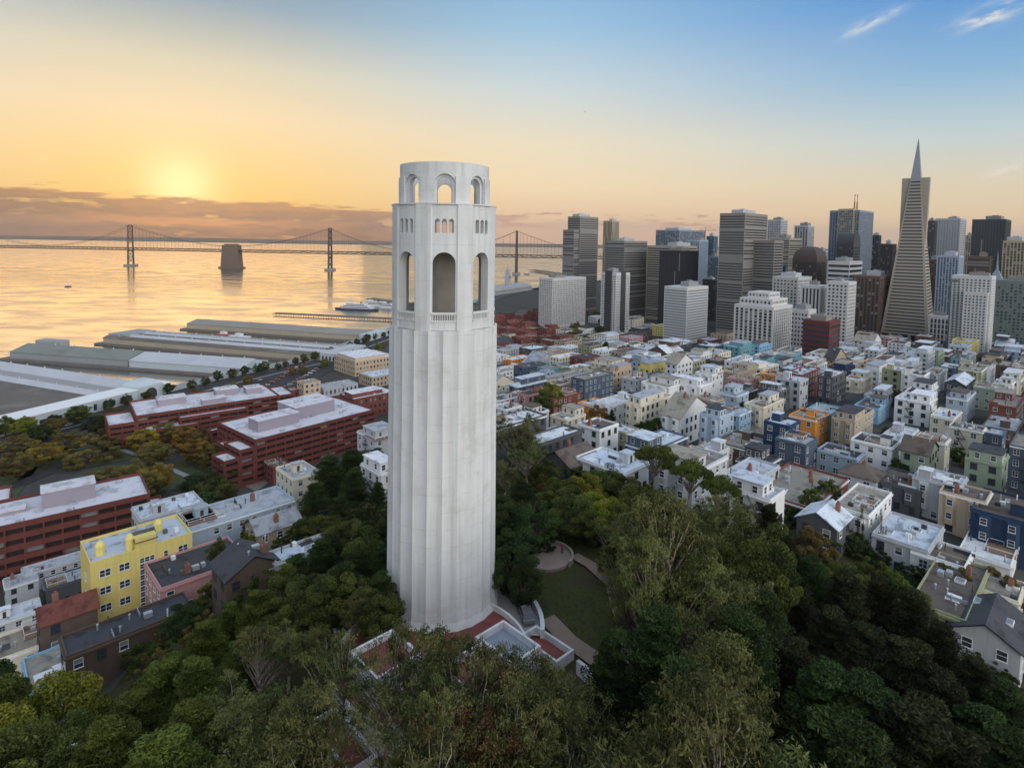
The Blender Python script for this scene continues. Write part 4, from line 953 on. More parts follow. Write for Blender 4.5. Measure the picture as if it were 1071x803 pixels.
def put_window(root, side, u, z, w, d, sw, sh, var):
    o = bpy.data.objects.new('window', WIND if var == 9 else WIN[var]); COL.objects.link(o); o.parent = root
    x, y, r = {0: (u, -d / 2, 0), 1: (-w / 2, u, -PI / 2), 2: (w / 2, u, PI / 2), 3: (u, d / 2, PI)}[side]
    o.location = (x, y, z); o.rotation_euler = (0, 0, r); o.scale = (sw, 1, sh / 1.5)
CHIM = mat('chimney brick', (.25, .12, .08), .9, .2, 1.2)
HOUSES = []; OCC = []
ax2, bx2 = AX, BX
def st_of(x, y): return (x * AX.x + y * AX.y, x * BX.x + y * BX.y)
def xy_of(s, t): return (s * AX.x + t * BX.x, s * AX.y + t * BX.y)
def house(x, y, zr, w, d, h, wall, roof, storeys=3, kind='flat', near=True, label=None, cat='house', feats=None, sides=(0, 1), rs=None, bays=False, win=True, rot=GA, group=None, trimc=None):
    """a house whose roof plane is at height zr; w along the street-grid axis, d across it"""
    rs = rs or random.Random(int(x * 13 + y * 7)); z0 = zr - h
    t_ = thing('house' if cat == 'house' else cat.replace(' ', '_'), label or '', cat, (x, y, z0), rot, group)
    hw, hd = w / 2, d / 2; par = .55 if kind == 'flat' else 0; b = MB(); ZB = -9
    far_m = [wallm(wall), GL, GL2]; sh = h / storeys
    for (P, U, N, L, sd_) in (((-hw, -hd, 0), (1, 0, 0), (0, -1, 0), w, 0), ((hw, -hd, 0), (0, 1, 0), (1, 0, 0), d, 2), ((hw, hd, 0), (-1, 0, 0), (0, 1, 0), w, 3), ((-hw, hd, 0), (0, -1, 0), (-1, 0, 0), d, 1)):
        if near or not win or sd_ not in sides: side_grid(b, P, U, N, L, [], [(ZB, h + par, False)], .1, rs)
        else:
            n = max(2, int(L / 3.6)); side_grid(b, P, U, N, L, cuts_u(L, n, .42, .5), [(ZB, .5, False)] + cuts_v(.5, h + par, storeys, .5, 0, par)[0:], .12, rs, (0, 1, 2), .25)
    if kind == 'flat':
        k = .22
        X, Y = [-hw, -hw + k, hw - k, hw], [-hd, -hd + k, hd - k, hd]; zt = h + par
        for (a, c, q, e) in ((0, 3, 0, 1), (0, 3, 2, 3), (0, 1, 1, 2), (2, 3, 1, 2)): b.quad((X[a], Y[q], zt), (X[c], Y[q], zt), (X[c], Y[e], zt), (X[a], Y[e], zt))
        for (p, q) in (((1, 1), (2, 1)), ((2, 1), (2, 2)), ((2, 2), (1, 2)), ((1, 2), (1, 1))): b.quad((X[q[0]], Y[q[1]], h), (X[p[0]], Y[p[1]], h), (X[p[0]], Y[p[1]], zt), (X[q[0]], Y[q[1]], zt))
    elif kind in ('gable', 'gabley'):
        rh = (d if kind == 'gable' else w) * .28
        if kind == 'gable':
            for x_ in (-hw, hw): b.poly([(x_, -hd, h), (x_, hd, h), (x_, 0, h + rh)])
        else:
            for y_ in (-hd, hd): b.poly([(-hw, y_, h), (hw, y_, h), (0, y_, h + rh)])
    b.build('wall', far_m, t_)
    rm = roofm(roof); b = MB(); e = .45
    if kind == 'flat': k = .22; b.quad((-hw + k, -hd + k, h + .01), (hw - k, -hd + k, h + .01), (hw - k, hd - k, h + .01), (-hw + k, hd - k, h + .01)); zr_ = lambda u, v: h
    elif kind == 'gable':
        rh = d * .28; q = rh / hd
        for s in (-1, 1):
            y0, z0_ = s * (hd + e), h - q * e
            for dz in (.05, .25): b.quad((-hw - e, y0, z0_ + dz), (hw + e, y0, z0_ + dz), (hw + e, 0, h + rh + dz), (-hw - e, 0, h + rh + dz))
            b.quad((-hw - e, y0, z0_ + .05), (hw + e, y0, z0_ + .05), (hw + e, y0, z0_ + .25), (-hw - e, y0, z0_ + .25))
        zr_ = lambda u, v: h + rh - abs(v) * q
    elif kind == 'gabley':
        rh = w * .28; q = rh / hw
        for s in (-1, 1):
            x0_, z0_ = s * (hw + e), h - q * e
            for dz in (.05, .25): b.quad((x0_, -hd - e, z0_ + dz), (x0_, hd + e, z0_ + dz), (0, hd + e, h + rh + dz), (0, -hd - e, h + rh + dz))
            b.quad((x0_, -hd - e, z0_ + .05), (x0_, hd + e, z0_ + .05), (x0_, hd + e, z0_ + .25), (x0_, -hd - e, z0_ + .25))
        zr_ = lambda u, v: h + rh - abs(u) * q
    else:  # hip
        rh = min(w, d) * .3; b.prism([(-hw - e, -hd - e), (hw + e, -hd - e), (hw + e, hd + e), (-hw - e, hd + e)], h - .05, h + .15)
        A = [(-hw - e, -hd - e, h + .15), (hw + e, -hd - e, h + .15), (hw + e, hd + e, h + .15), (-hw - e, hd + e, h + .15)]
        r0, r1 = ((-hw + hd) * .9, 0, h + rh), ((hw - hd) * .9, 0, h + rh)
        if w < d: r0, r1 = (0, (-hd + hw) * .9, h + rh), (0, (hd - hw) * .9, h + rh)
        if w >= d: b.quad(A[0], A[1], r1, r0); b.quad(A[2], A[3], r0, r1); b.poly([A[3], A[0], r0]); b.poly([A[1], A[2], r1])
        else: b.quad(A[1], A[2], r1, r0); b.quad(A[3], A[0], r0, r1); b.poly([A[0], A[1], r0]); b.poly([A[2], A[3], r1])
        zr_ = lambda u, v: h + rh * .5
    ro = b.build('roof', rm, t_)
    fl = feats if feats is not None else []
    for f_ in fl:
        u, v = rs.uniform(-.3, .3) * w, rs.uniform(-.3, .3) * d; z = zr_(u, v); b = MB()
        if f_ == 'chimney': b.box(u - .5, u + .5, v - .4, v + .4, z - .5, z + 1.9); b.box(u - .2, u + .2, v - .2, v + .2, z + 1.9, z + 2.4); b.build('chimney', CHIM, ro)
        elif f_ == 'skylight': b.box(u - 1, u + 1, v - .8, v + .8, z - .1, z + .35, 0); b.quad((u - .9, v - .7, z + .36), (u + .9, v - .7, z + .36), (u + .9, v + .7, z + .36), (u - .9, v + .7, z + .36), 1); b.build('skylight', [TRIM, GL2], ro)
        elif f_ == 'stair hut': b.box(u - 1.5, u + 1.5, v - 1.3, v + 1.3, z - .1, z + 2.5, 0); b.box(u - 1.7, u + 1.7, v - 1.5, v + 1.5, z + 2.5, z + 2.65, 1); b.box(u - .4, u + .4, v - 1.36, v - 1.3, z + .1, z + 2, 2); b.build('stair_hut', [wallm(wall), rm, DARKM], ro)
        elif f_ == 'vents':
            for q in range(3):
                b = MB(); vu, vv = rs.uniform(-.38, .38) * w, rs.uniform(-.38, .38) * d; zz = zr_(vu, vv); b.tube((vu, vv, zz - .2), (vu, vv, zz + 1.0), .15, .15, 6); b.tube((vu, vv, zz + 1.0), (vu, vv, zz + 1.15), .26, .2, 6); b.build('vent_pipe', STEEL, ro)
            b = MB(); b.box(u - .7, u + .7, v - .5, v + .5, z - .1, z + .9); b.build('roof_unit', STEEL, ro)
        elif f_ == 'roof deck':
            s = min(w, d) * .3; b.box(u - s, u + s, v - s, v + s, z + .05, z + .3, 0)
            for (a, c, q, g_) in ((-s, s, -s, -s + .08), (-s, s, s - .08, s), (-s, -s + .08, -s, s), (s - .08, s, -s, s)): b.box(u + a, u + c, v + q, v + g_, z + 1.1, z + 1.2, 1)
            for a in (-s, 0, s):
                for c in (-s, s): b.box(u + a - .05, u + a + .05, v + c - .05, v + c + .05, z + .3, z + 1.1, 1)
            b.build('roof_deck', [mat('deck timber', (.22, .14, .09), .85, .2, 1), TRIM], ro)
        elif f_ == 'penthouse':
            a, c = w * rs.uniform(.18, .42), d * rs.uniform(.26, .46); u, v = rs.choice([-1, 1]) * (w * .46 - a), rs.choice([-1, 1, 0]) * (d * .47 - c); b.box(u - a, u + a, v - c, v + c, z - .1, z + 2.8, 0); b.box(u - a - .3, u + a + .3, v - c - .3, v + c + .3, z + 2.8, z + 3.0, 1); o = b.build('penthouse', [wallm(wall), rm], ro)
            if near:
                for q in (-.5, .5):
                    wv = bpy.data.objects.new('window', WIN[0]); COL.objects.link(wv); wv.parent = o; wv.location = (u + a * q, v - c, z + 1.5); wv.scale = (1.2, 1, 1)
                    wv = bpy.data.objects.new('window', WIN[0]); COL.objects.link(wv); wv.parent = o; wv.location = (u - a, v + c * q, z + 1.5); wv.rotation_euler = (0, 0, -PI / 2); wv.scale = (1.2, 1, 1)
    if kind == 'flat' and w * d > 40:
        for q in range(5 if near else 3):
            b = MB(); u, v = rs.uniform(-.42, .42) * w, rs.uniform(-.42, .42) * d; c_ = rs.random()
            if c_ < .35: b.box(u - .4, u + .4, v - .5, v + .5, h, h + .8); nm_ = 'roof_unit'
            elif c_ < .6: b.tube((u, v, h), (u, v, h + 1.5), .14, .14, 6); nm_ = 'vent_pipe'
            elif c_ < .8: b.box(u - .05, u + .05, v - d * .2, v + d * .2, h + .02, h + .7); nm_ = 'fire_wall'
            else: b.box(u - 1.4, u + 1.4, v - 1.1, v + 1.1, h + .01, h + .06); nm_ = 'roof_patch'
            b.build(nm_, rs.choice([STEEL, DARKM, TRIM, roofm('light grey'), roofm('brown')]), ro)
    if near and win:
        if kind == 'flat':
            b = MB()
            for sd_ in sides:
                if sd_ == 0: b.box(-hw, hw, -hd - .3, -hd - .003, h - .25, h + .12)
                if sd_ == 1: b.box(-hw - .3, -hw - .003, -hd, hd, h - .25, h + .12)
            b.build('cornice', wallm(trimc or wall) if trimc else TRIM if rs.random() < .4 else wallm(wall), t_)
        if rs.random() < .3 and storeys > 2 and 1 in sides:
            b = MB(); v = rs.uniform(-.2, .2) * d
            for q in range(1, storeys):
                z = q * sh + .3; b.box(-hw - 1.1, -hw - .01, v - 1.3, v + 1.3, z, z + .08)
                for (a, c, e, g_) in ((-hw - 1.1, -hw - 1.04, v - 1.3, v + 1.3), (-hw - 1.1, -hw - .01, v - 1.3, v - 1.24), (-hw - 1.1, -hw - .01, v + 1.24, v + 1.3)): b.box(a, c, e, g_, z + .85, z + .93)
                b.tube((-hw - .8, v - 1, z), (-hw - .8, v + 1, z + sh), .07, .07, 4); b.tube((-hw - .4, v - 1, z), (-hw - .4, v + 1, z + sh), .07, .07, 4)
            b.build('fire_escape', DARKM, t_)
        var = rs.choice([0, 9, 1, 2, 9]) if wall not in ('dark grey', 'brown') else 9
        for sd_ in sides:
            L = w if sd_ in (0, 3) else d; n = max(2, int(L / 3.1)); bwid = L / n
            bay = bays and sd_ == 1
            if bay:
                nb_ = max(1, round(L / 4.3))
                for k in range(nb_):
                    uc = (k + .5) * L / nb_ - L / 2; bm = MB(); pw = min(1.35, L / nb_ * .36)
                    bm.prism([(-hw - .9, uc - pw * .55), (-hw, uc - pw), (-hw, uc + pw), (-hw - .9, uc + pw * .55)][::-1], sh * .85, h - .3, 0); bo_ = bm.build('bay', wallm(wall), t_)
                    for q in range(1, storeys):
                        wv = bpy.data.objects.new('window', WIN[var if var != 9 else 0]); COL.objects.link(wv); wv.parent = bo_; wv.location = (-hw - .9, uc, q * sh + sh * .52); wv.rotation_euler = (0, 0, -PI / 2); wv.scale = (pw * .95, 1, 1.0)
            for q in range(storeys):
                for k in range(n):
                    u = -L / 2 + (k + .5) * bwid
                    if bay and q > 0: continue
                    if sd_ == 0 and rs.random() < .22: continue
                    if q == 0 and k == 0 and sd_ == 1: 
                        b = MB(); b.box(-hw - .06, -hw + .02, u - .6, u + .6, 0, 2.2); b.build('door', DARKM if rs.random() < .5 else TRIM, t_); continue
                    put_window(t_, sd_, u, q * sh + sh * .55, w, d, min(1.5, bwid * .42) , min(1.7, sh * .52), 1 if rs.random() < .2 else var)
    s, tt = st_of(x, y)
    if abs(rot - GA) < .01: OCC.append((s - hw, s + hw, tt - hd, tt + hd))
    HOUSES.append(dict(o=t_, wall=wall, roof=roof, storeys=storeys, kind=kind, feats=fl, p=proj((x, y, zr)), label=label, pos=(x, y)))
    return t_
def hero(px, py, w, d, storeys, wall, roof, label, kind='flat', feats=(), sides=(0, 1), cat='house', bays=False, h=None, near=True, rot=GA, trimc=None):
    h = h or storeys * 3.15 + .4; p = on_terr(px, py, h)
    return house(p.x, p.y, p.z, w, d, h, wall, roof, storeys, kind, near, label, cat, list(feats), sides, None, bays, True, rot, None, trimc)
#--PART5--
# ------------------------------------------------------------------ brick office blocks below the cliff
BRK = mat('red brown brick', (.15, .045, .035), .85, .25, .5, .35, dirt=((.10, .032, .025), .12, .5)); MEMB = mat('white roof membrane', (.62, .60, .62), .8, .1, .12, dirt=((.32, .30, .31), .13, .8)); PENT = mat('lilac grey metal siding', (.33, .29, .33), .6, .08, .3)
SHAD = glass('office window dark', (.03, .025, .025), .25)
def office(label, x, y, zr, w, d, rot, floors, steps=(), pents=(), zg=4):
    t_ = thing('brick_office', label, 'office building', (x, y, zg), rot, 'brick office blocks by the waterfront'); h = zr - zg
    def block(x0_, x1_, y0_, y1_, hh, nf, nm):
        b = MB(); fh = hh / nf
        for (P, U, N, L) in (((x0_, y0_, 0), (1, 0, 0), (0, -1, 0), x1_ - x0_), ((x1_, y0_, 0), (0, 1, 0), (1, 0, 0), y1_ - y0_), ((x1_, y1_, 0), (-1, 0, 0), (0, 1, 0), x1_ - x0_), ((x0_, y1_, 0), (0, -1, 0), (-1, 0, 0), y1_ - y0_)):
            n = max(1, round(L / 5.6)); side_grid(b, P, U, N, L, cuts_u(L, n, .9, .8), [(-3, .6, False)] + cuts_v(.6, hh + 1.1, nf, .5, 0, 1.1), 1.1, rnd, (0, 1, 2), .16)
        b.quad((x0_, y0_, hh + 1.1), (x1_, y0_, hh + 1.1), (x1_, y0_ + .5, hh + 1.1), (x0_, y0_ + .5, hh + 1.1)); b.quad((x0_, y1_ - .5, hh + 1.1), (x1_, y1_ - .5, hh + 1.1), (x1_, y1_, hh + 1.1), (x0_, y1_, hh + 1.1))
        b.quad((x0_, y0_ + .5, hh + 1.1), (x0_ + .5, y0_ + .5, hh + 1.1), (x0_ + .5, y1_ - .5, hh + 1.1), (x0_, y1_ - .5, hh + 1.1)); b.quad((x1_ - .5, y0_ + .5, hh + 1.1), (x1_, y0_ + .5, hh + 1.1), (x1_, y1_ - .5, hh + 1.1), (x1_ - .5, y1_ - .5, hh + 1.1))
        X, Y = [x0_ + .5, x1_ - .5], [y0_ + .5, y1_ - .5]
        for p, q in (((0, 0), (1, 0)), ((1, 0), (1, 1)), ((1, 1), (0, 1)), ((0, 1), (0, 0))): b.quad((X[q[0]], Y[q[1]], hh), (X[p[0]], Y[p[1]], hh), (X[p[0]], Y[p[1]], hh + 1.1), (X[q[0]], Y[q[1]], hh + 1.1))
        o = b.build(nm, [BRK, SHAD, GL2], t_); b = MB(); b.quad((X[0], Y[0], hh + .02), (X[1], Y[0], hh + .02), (X[1], Y[1], hh + .02), (X[0], Y[1], hh + .02)); return b.build('roof', MEMB, o)
    ro = block(-w / 2, w / 2, -d / 2, d / 2, h, floors, 'main_block')
    for (x0_, x1_, y0_, y1_, nf) in steps: block(x0_, x1_, y0_, y1_, h * nf / floors, nf, 'stepped_wing')
    for (cx, cy, pw, pd, ph) in pents:
        b = MB(); b.box(cx - pw / 2, cx + pw / 2, cy - pd / 2, cy + pd / 2, h, h + ph, 0); b.box(cx - pw / 2 - .3, cx + pw / 2 + .3, cy - pd / 2 - .3, cy + pd / 2 + .3, h + ph, h + ph + .4, 1)
        for q in range(3): b.box(cx - pw * .3 + q * 2.4, cx - pw * .3 + q * 2.4 + 1.2, cy - .8, cy + .8, h + ph + .4, h + ph + 1.2, 2)
        b.build('penthouse', [PENT, MEMB, STEEL], ro)
    for q in range(10):
        b = MB(); ux, uy = rnd.uniform(-.45, .45) * w, rnd.uniform(-.42, .42) * d; b.box(ux - .8, ux + .8, uy - .7, uy + .7, h, h + .9); b.tube((ux + 1.6, uy, h), (ux + 1.6, uy, h + 1.3), .25, .25, 6); b.build('roof_vent', STEEL, ro)
    return t_
office('long red brick office block with stepped edges and white roof nearest the piers', -204, 392, 21, 84, 40, R_(38), 5, [(-56, -42, -20, 8, 4), (42, 56, -8, 20, 4), (-20, 20, -27, -20, 4), (-38, -10, -32, -20, 3)], [(-20, 4, 16, 10, 4), (14, 8, 14, 9, 4), (30, 2, 10, 9, 4), (2, -12, 14, 7, 3.5)])
office('biggest red brick office block with stepped terraces and two lilac roof houses', -124, 344, 25, 76, 44, R_(50), 6, [(-46, -38, -22, -4, 5), (-54, -46, -22, -8, 4), (-44, -38, -4, 10, 4), (-30, 0, 22, 30, 5), (-38, -14, 30, 36, 4)], [(-18, -4, 24, 11, 6), (8, 6, 26, 20, 7)])
office('red brick office block at the left edge with white roof behind the yellow house', -192, 216, 25, 96, 27, R_(39), 5, [(48, 54, -13, 4, 3), (-30, 4, 13.5, 30, 5)], [(22, 2, 17, 9, 6), (-22, 2, 18, 10, 6), (4, 3, 9, 8, 1.2)])
# ------------------------------------------------------------------ houses placed by eye on the left slope
yel = house(-82.5, 128.0, 64.0, 19, 12, 15.5, 'yellow', 'silver', 4, 'flat', True, 'tall yellow four storey apartment house with silver roof and small rooftop turrets', 'apartment house', [], (), win=False)
for q in range(4):
    for k, u in enumerate((-7, -3.6, 4.2, 7.6)):
        if q == 0 and k > 1: continue
        put_window(yel, 0, u, 2 + q * 3.7, 19, 12, 2.0 if k != 2 else .8, 1.5, 2 if k != 2 else 0)
for q in range(9):
    for k in (-1, 0, 1): put_window(yel, 0, .6 + k * .95, 3.2 + q * 1.25, 19, 12, .9, 1.1, 0)
for q in range(3): put_window(yel, 1, 0, 3 + q * 3.8, 19, 12, 1.3, 1.5, 0)
ym = wallm('yellow')
for (u, v, r, hh, dome) in ((-7.2, -2.2, .9, 1.8, 1), (-2.2, -4.2, .8, 2.4, 1), (4.4, 1.0, .8, 1.6, 1)):
    b = MB(); b.tube((u, v, 15.4), (u, v, 15.5 + hh), r, r, 10); b.lathe([(r * 1.15, 15.5 + hh), (r * 1.1, 15.8 + hh), (r * .6, 16.5 + hh), (0, 16.7 + hh)], 10, 0, (u, v)); b.build('turret', ym, yel)
b = MB(); b.box(-1.5, 2.5, -5.9, -3.2, 15.4, 18.2, 0); b.quad((-1.7, -6.2, 17.3), (2.7, -6.2, 17.3), (2.7, -3, 18.6), (-1.7, -3, 18.6), 1); b.build('stair_tower', [ym, roofm('brown')], yel)
p = at_y(238, 534, 152); house(p.x, p.y, p.z, 31, 12, p.z - terr(p.x, p.y), 'pale blue', 'light grey', 4, 'flat', True, 'long pale blue house with cluttered roof decks behind the yellow house', 'house', ['roof deck', 'stair hut', 'vents', 'chimney', 'skylight', 'roof deck'], (0, 1))
p = at_y(176, 529, 165); house(p.x, p.y, p.z, 16, 10, p.z - terr(p.x, p.y), 'pale grey', 'silver', 3, 'flat', True, 'pale roofed house squeezed between brick office and long blue house', 'house', ['vents', 'skylight', 'stair hut'], (0, 1))
hero(60, 588, 20, 7, 2, 'pale grey', 'silver', 'long silver roofed house between yellow house and brick office', feats=['vents', 'skylight'])
hero(22, 606, 9, 8, 2, 'pale grey', 'light grey', 'small pale grey flat roofed house at the left edge below brick office', feats=['chimney'])
hero(68, 605, 11, 9, 3, 'dark grey', 'light grey', 'grey roofed dark house touching the left side of the yellow house', feats=['vents', 'roof deck'])
dk = hero(70, 636, 9, 7, 3, 'brown', 'red', 'dark narrow house with terracotta dormer roof and white paired windows', kind='gable', feats=['chimney'])
hero(18, 640, 12, 9, 2, 'white', 'white', 'white flat roofed house at left edge beside terracotta dormer house', feats=['stair hut'])
hero(18, 672, 13, 9, 2, 'cream', 'gravel', 'cream house with gravel roof terrace above the light green tree', feats=['roof deck', 'vents'])
hero(64, 694, 10, 11, 2, 'sky blue', 'gravel', 'blue walled cabin with flat grey roof and two white vents beside foreground trees', feats=['vents'])
hero(136, 652, 20, 7, 2, 'brown', 'dark tar', 'long dark brown building with skylight strip below the yellow house', feats=['vents'])
hero(206, 588, 17, 13, 2, 'pink', 'dark tar', 'house with dark flat roof and salmon parapets right of the yellow house', feats=['chimney', 'vents'], trimc='pink')
hero(258, 588, 10, 8, 2, 'brown', 'dark tar', 'dark brown gabled house with black pitched roof below the blue house', kind='gabley', feats=['chimney', 'vents'])
hero(176, 606, 8, 8, 1, 'brown', 'dark tar', 'small black hip roof beside salmon parapets', kind='hip')
hero(286, 546, 11, 8, 2, 'tan', 'light grey', 'grey brown roofed cottage right of the pale blue house', kind='gable', feats=['chimney'])
hero(318, 573, 13, 5, 1, 'pale grey', 'silver', 'low silver roofed shed between dark gabled house and trees', feats=[])
hero(312, 492, 9, 13, 4, 'cream', 'light grey', 'tall cream walled house with cluttered grey roof below the biggest brick office', feats=['skylight', 'vents', 'stair hut'])
hero(290, 484, 9, 12, 3, 'brick red', 'brown', 'red brick house with brown roof between cream house and brick office', feats=['roof deck', 'vents'])
hero(398, 452, 12, 12, 4, 'pale grey', 'light grey', 'pale grey stepped apartment house touching left edge of the fluted tower', cat='apartment house', feats=['penthouse', 'roof deck'])
hero(403, 487, 9, 10, 3, 'white', 'white', 'white stepped apartment house against the left side of the fluted tower', cat='apartment house', feats=['penthouse'])
hero(385, 411, 34, 20, 3, 'brick red', 'white', 'orange red brick warehouse with white roof left of the fluted tower', cat='warehouse', feats=['penthouse', 'vents', 'vents'], near=False, h=15)
hero(323, 399, 14, 12, 3, 'sand', 'gravel', 'tan three storey brick building with arched look windows near the car park', cat='warehouse', feats=['vents'], near=False, h=13)
hero(352, 402, 30, 16, 1, 'pale grey', 'light grey', 'low grey roofed warehouse between tan and orange brick buildings', cat='warehouse', feats=['vents', 'vents', 'skylight', 'skylight'], near=False, h=7)
hero(382, 372, 44, 40, 3, 'sand', 'white', 'broad white roofed office beside the waterfront road, left of the tower shaft', cat='office', feats=['penthouse', 'vents', 'vents', 'skylight'], near=False, h=14)
hero(398, 390, 30, 22, 2, 'tan', 'silver', 'silver roofed low block behind the orange red warehouse', cat='office', feats=['vents', 'vents'], near=False, h=9)
hero(300, 408, 16, 10, 1, 'brick red', 'gravel', 'long low brick shed left of the tan brick building', cat='warehouse', near=False, h=7)

# ------------------------------------------------------------------ houses singled out on the right
H_ = hero
H_(622, 421, 12, 9, 2, 'orange', 'white', 'bright orange house with white roof, a golden tree before it', feats=['skylight', 'vents'])
H_(637, 379, 17, 17, 4, 'cream', 'gravel', 'big cream corner apartment house with rooftop penthouse', cat='apartment house', feats=['penthouse', 'vents'])
H_(672, 374, 10, 10, 4, 'dark grey', 'light grey', 'black modern house with white bands right of the big cream apartment house', feats=['stair hut'])
H_(690, 376, 10, 11, 4, 'sky blue', 'silver', 'vivid sky blue house next to the black modern house', feats=['vents'])
H_(692, 401, 11, 14, 4, 'white', 'gravel', 'white bay windowed apartment house left of its taller twin', cat='apartment house', feats=['penthouse'], bays=True)
H_(722, 400, 11, 15, 4, 'white', 'white', 'white bay windowed apartment house between its twin and the tan house', cat='apartment house', feats=['penthouse', 'vents'], bays=True)
H_(766, 429, 10, 10, 3, 'sky blue', 'light grey', 'light blue house with white trim right of the small tan house', feats=['roof deck'])
H_(742, 417, 8, 9, 3, 'tan', 'gravel', 'small tan house with ochre front between white and light blue houses', feats=['chimney'])
H_(775, 396, 9, 10, 3, 'pink', 'gravel', 'salmon pink house above the light blue house', feats=['vents'])
H_(706, 381, 16, 12, 2, 'white', 'white', 'long low white roofed house behind the white bay windowed twins', feats=['roof deck', 'skylight'])
H_(652, 449, 8, 8, 2, 'olive', 'silver', 'small olive house with silver roof in front of dark cypress', feats=['skylight'])
H_(578, 455, 14, 10, 2, 'pale blue', 'light grey', 'low pale blue house with grey pyramid skylights left of the car park roof', feats=['skylight', 'skylight', 'vents'])
H_(597, 478, 12, 10, 2, 'dark grey', 'brown', 'dark house with brown roof above the bright green bushes', kind='gable', feats=['chimney'])
H_(640, 482, 11, 15, 2, 'white', 'silver', 'white two storey house with silver roof at the edge of the wood', feats=['stair hut', 'vents'])
H_(680, 462, 13, 10, 2, 'pale grey', 'light grey', 'pale grey house behind the umbrella shaped tree', feats=['vents', 'skylight'])
H_(776, 461, 16, 11, 2, 'brown', 'gravel', 'brown walled house with broad cream roof below the light blue house', feats=['stair hut', 'vents'])
H_(738, 474, 18, 9, 2, 'tan', 'light grey', 'long house with grey roof behind the umbrella trees', feats=['vents', 'skylight', 'chimney'])
H_(782, 494, 20, 8, 2, 'pale grey', 'silver', 'long pale house with pinkish grey roof beside the wood', feats=['vents', 'chimney'])
H_(818, 441, 9, 8, 4, 'blue', 'silver', 'deep blue house with flat roof, taller of the two blue neighbours', feats=['stair hut'], trimc='blue')
H_(833, 459, 10, 9, 3, 'slate blue', 'light grey', 'slate blue house right of the deep blue one', feats=['roof deck'])
H_(846, 434, 13, 9, 3, 'orange', 'gravel', 'orange house with open roof terrace behind the blue houses', feats=['roof deck', 'stair hut'])
H_(862, 428, 14, 9, 3, 'teal', 'light grey', 'teal sided long house right of the orange terrace house', feats=['vents'])
H_(810, 391, 10, 10, 4, 'orange', 'gravel', 'orange yellow balconied house under the white stepped office', feats=['vents'])
H_(828, 396, 10, 11, 4, 'pale grey', 'silver', 'grey green house right of the orange yellow balconied house', feats=['stair hut'])
H_(836, 507, 26, 15, 1, 'brick red', 'gravel', 'low brick building with large cream flat roof and red chimneys beside the wood', cat='garage', feats=['chimney', 'chimney', 'vents', 'skylight', 'vents'], h=5)
H_(862, 540, 9, 8, 2, 'dark grey', 'silver', 'dark cottage with silver pitched roof at the edge of the wood', kind='gable', feats=['chimney'])
H_(902, 494, 9, 9, 2, 'pale grey', 'brown', 'cottage with brown hipped roof left of the dark grey row house', kind='hip', feats=['chimney'])
H_(880, 472, 9, 11, 2, 'pale blue', 'dark tar', 'pale blue house with dark roof and arched door above the hipped cottage', feats=['vents'])
H_(916, 461, 10, 11, 3, 'white', 'dark tar', 'white house with dark flat roof above the hipped cottage', feats=['roof deck', 'stair hut'])
H_(946, 502, 13, 10, 2, 'dark grey', 'brown', 'dark grey row house with brown roof left of the white roofed one', feats=['vents', 'chimney'], bays=True)
H_(983, 500, 10, 10, 3, 'pale grey', 'white', 'grey green row house with bright white roof between dark grey and tan row houses', feats=['vents', 'stair hut'], bays=True)
H_(1010, 515, 9, 9, 3, 'sand', 'brown', 'orange tan row house with bay windows between white roofed and blue row houses', feats=['chimney', 'vents'], bays=True)
H_(1050, 529, 17, 10, 3, 'blue', 'brown', 'deep blue row house with bay windows at the right edge', feats=['stair hut', 'skylight'], bays=True)
H_(975, 459, 8, 8, 3, 'cream', 'gravel', 'cream walled house with blank side above the white roofed row house', feats=['roof deck'])
H_(1012, 447, 8, 9, 3, 'cream', 'dark tar', 'pale cream blank walled house beside the slate blue house', feats=['vents'])
H_(1030, 450, 9, 10, 3, 'slate blue', 'light grey', 'slate blue grey house right of the pale cream blank wall', feats=['skylight'])
H_(958, 417, 13, 12, 3, 'white', 'white', 'white three storey house with arched windows and red roof corner', feats=['roof deck', 'penthouse'])
H_(940, 386, 13, 12, 4, 'olive', 'white', 'olive sided apartment house with broad white roof', cat='apartment house', feats=['stair hut', 'vents'])
H_(1035, 405, 13, 10, 3, 'green', 'light grey', 'green house with rooftop terrace near the right edge', feats=['roof deck'])
H_(950, 556, 15, 10, 2, 'pale grey', 'silver', 'low building with blue grey roof and skylights in front of the tan row house', feats=['skylight', 'skylight', 'vents', 'skylight'])
H_(985, 578, 9, 9, 2, 'white', 'brown', 'small white house with brown roof beneath the deep blue row house', feats=['skylight'])
H_(1035, 572, 16, 9, 1, 'white', 'white', 'low white terrace building under the deep blue row house', feats=['roof deck', 'vents'])
H_(995, 612, 24, 8, 2, 'olive', 'brown', 'long olive house with brown roof and roof clutter beside the dark wood', feats=['vents', 'skylight', 'vents', 'chimney'])
H_(1040, 612, 9, 8, 2, 'cream', 'gravel', 'small cream rooftop house near the lower right edge', feats=['chimney'])
H_(1036, 652, 12, 9, 2, 'pale grey', 'dark tar', 'slate roofed gabled house with skylights at lower right edge', kind='gable', feats=['skylight', 'skylight'])
H_(1062, 655, 8, 8, 2, 'teal', 'gravel', 'teal house cut by the lower right edge', feats=['roof deck'])

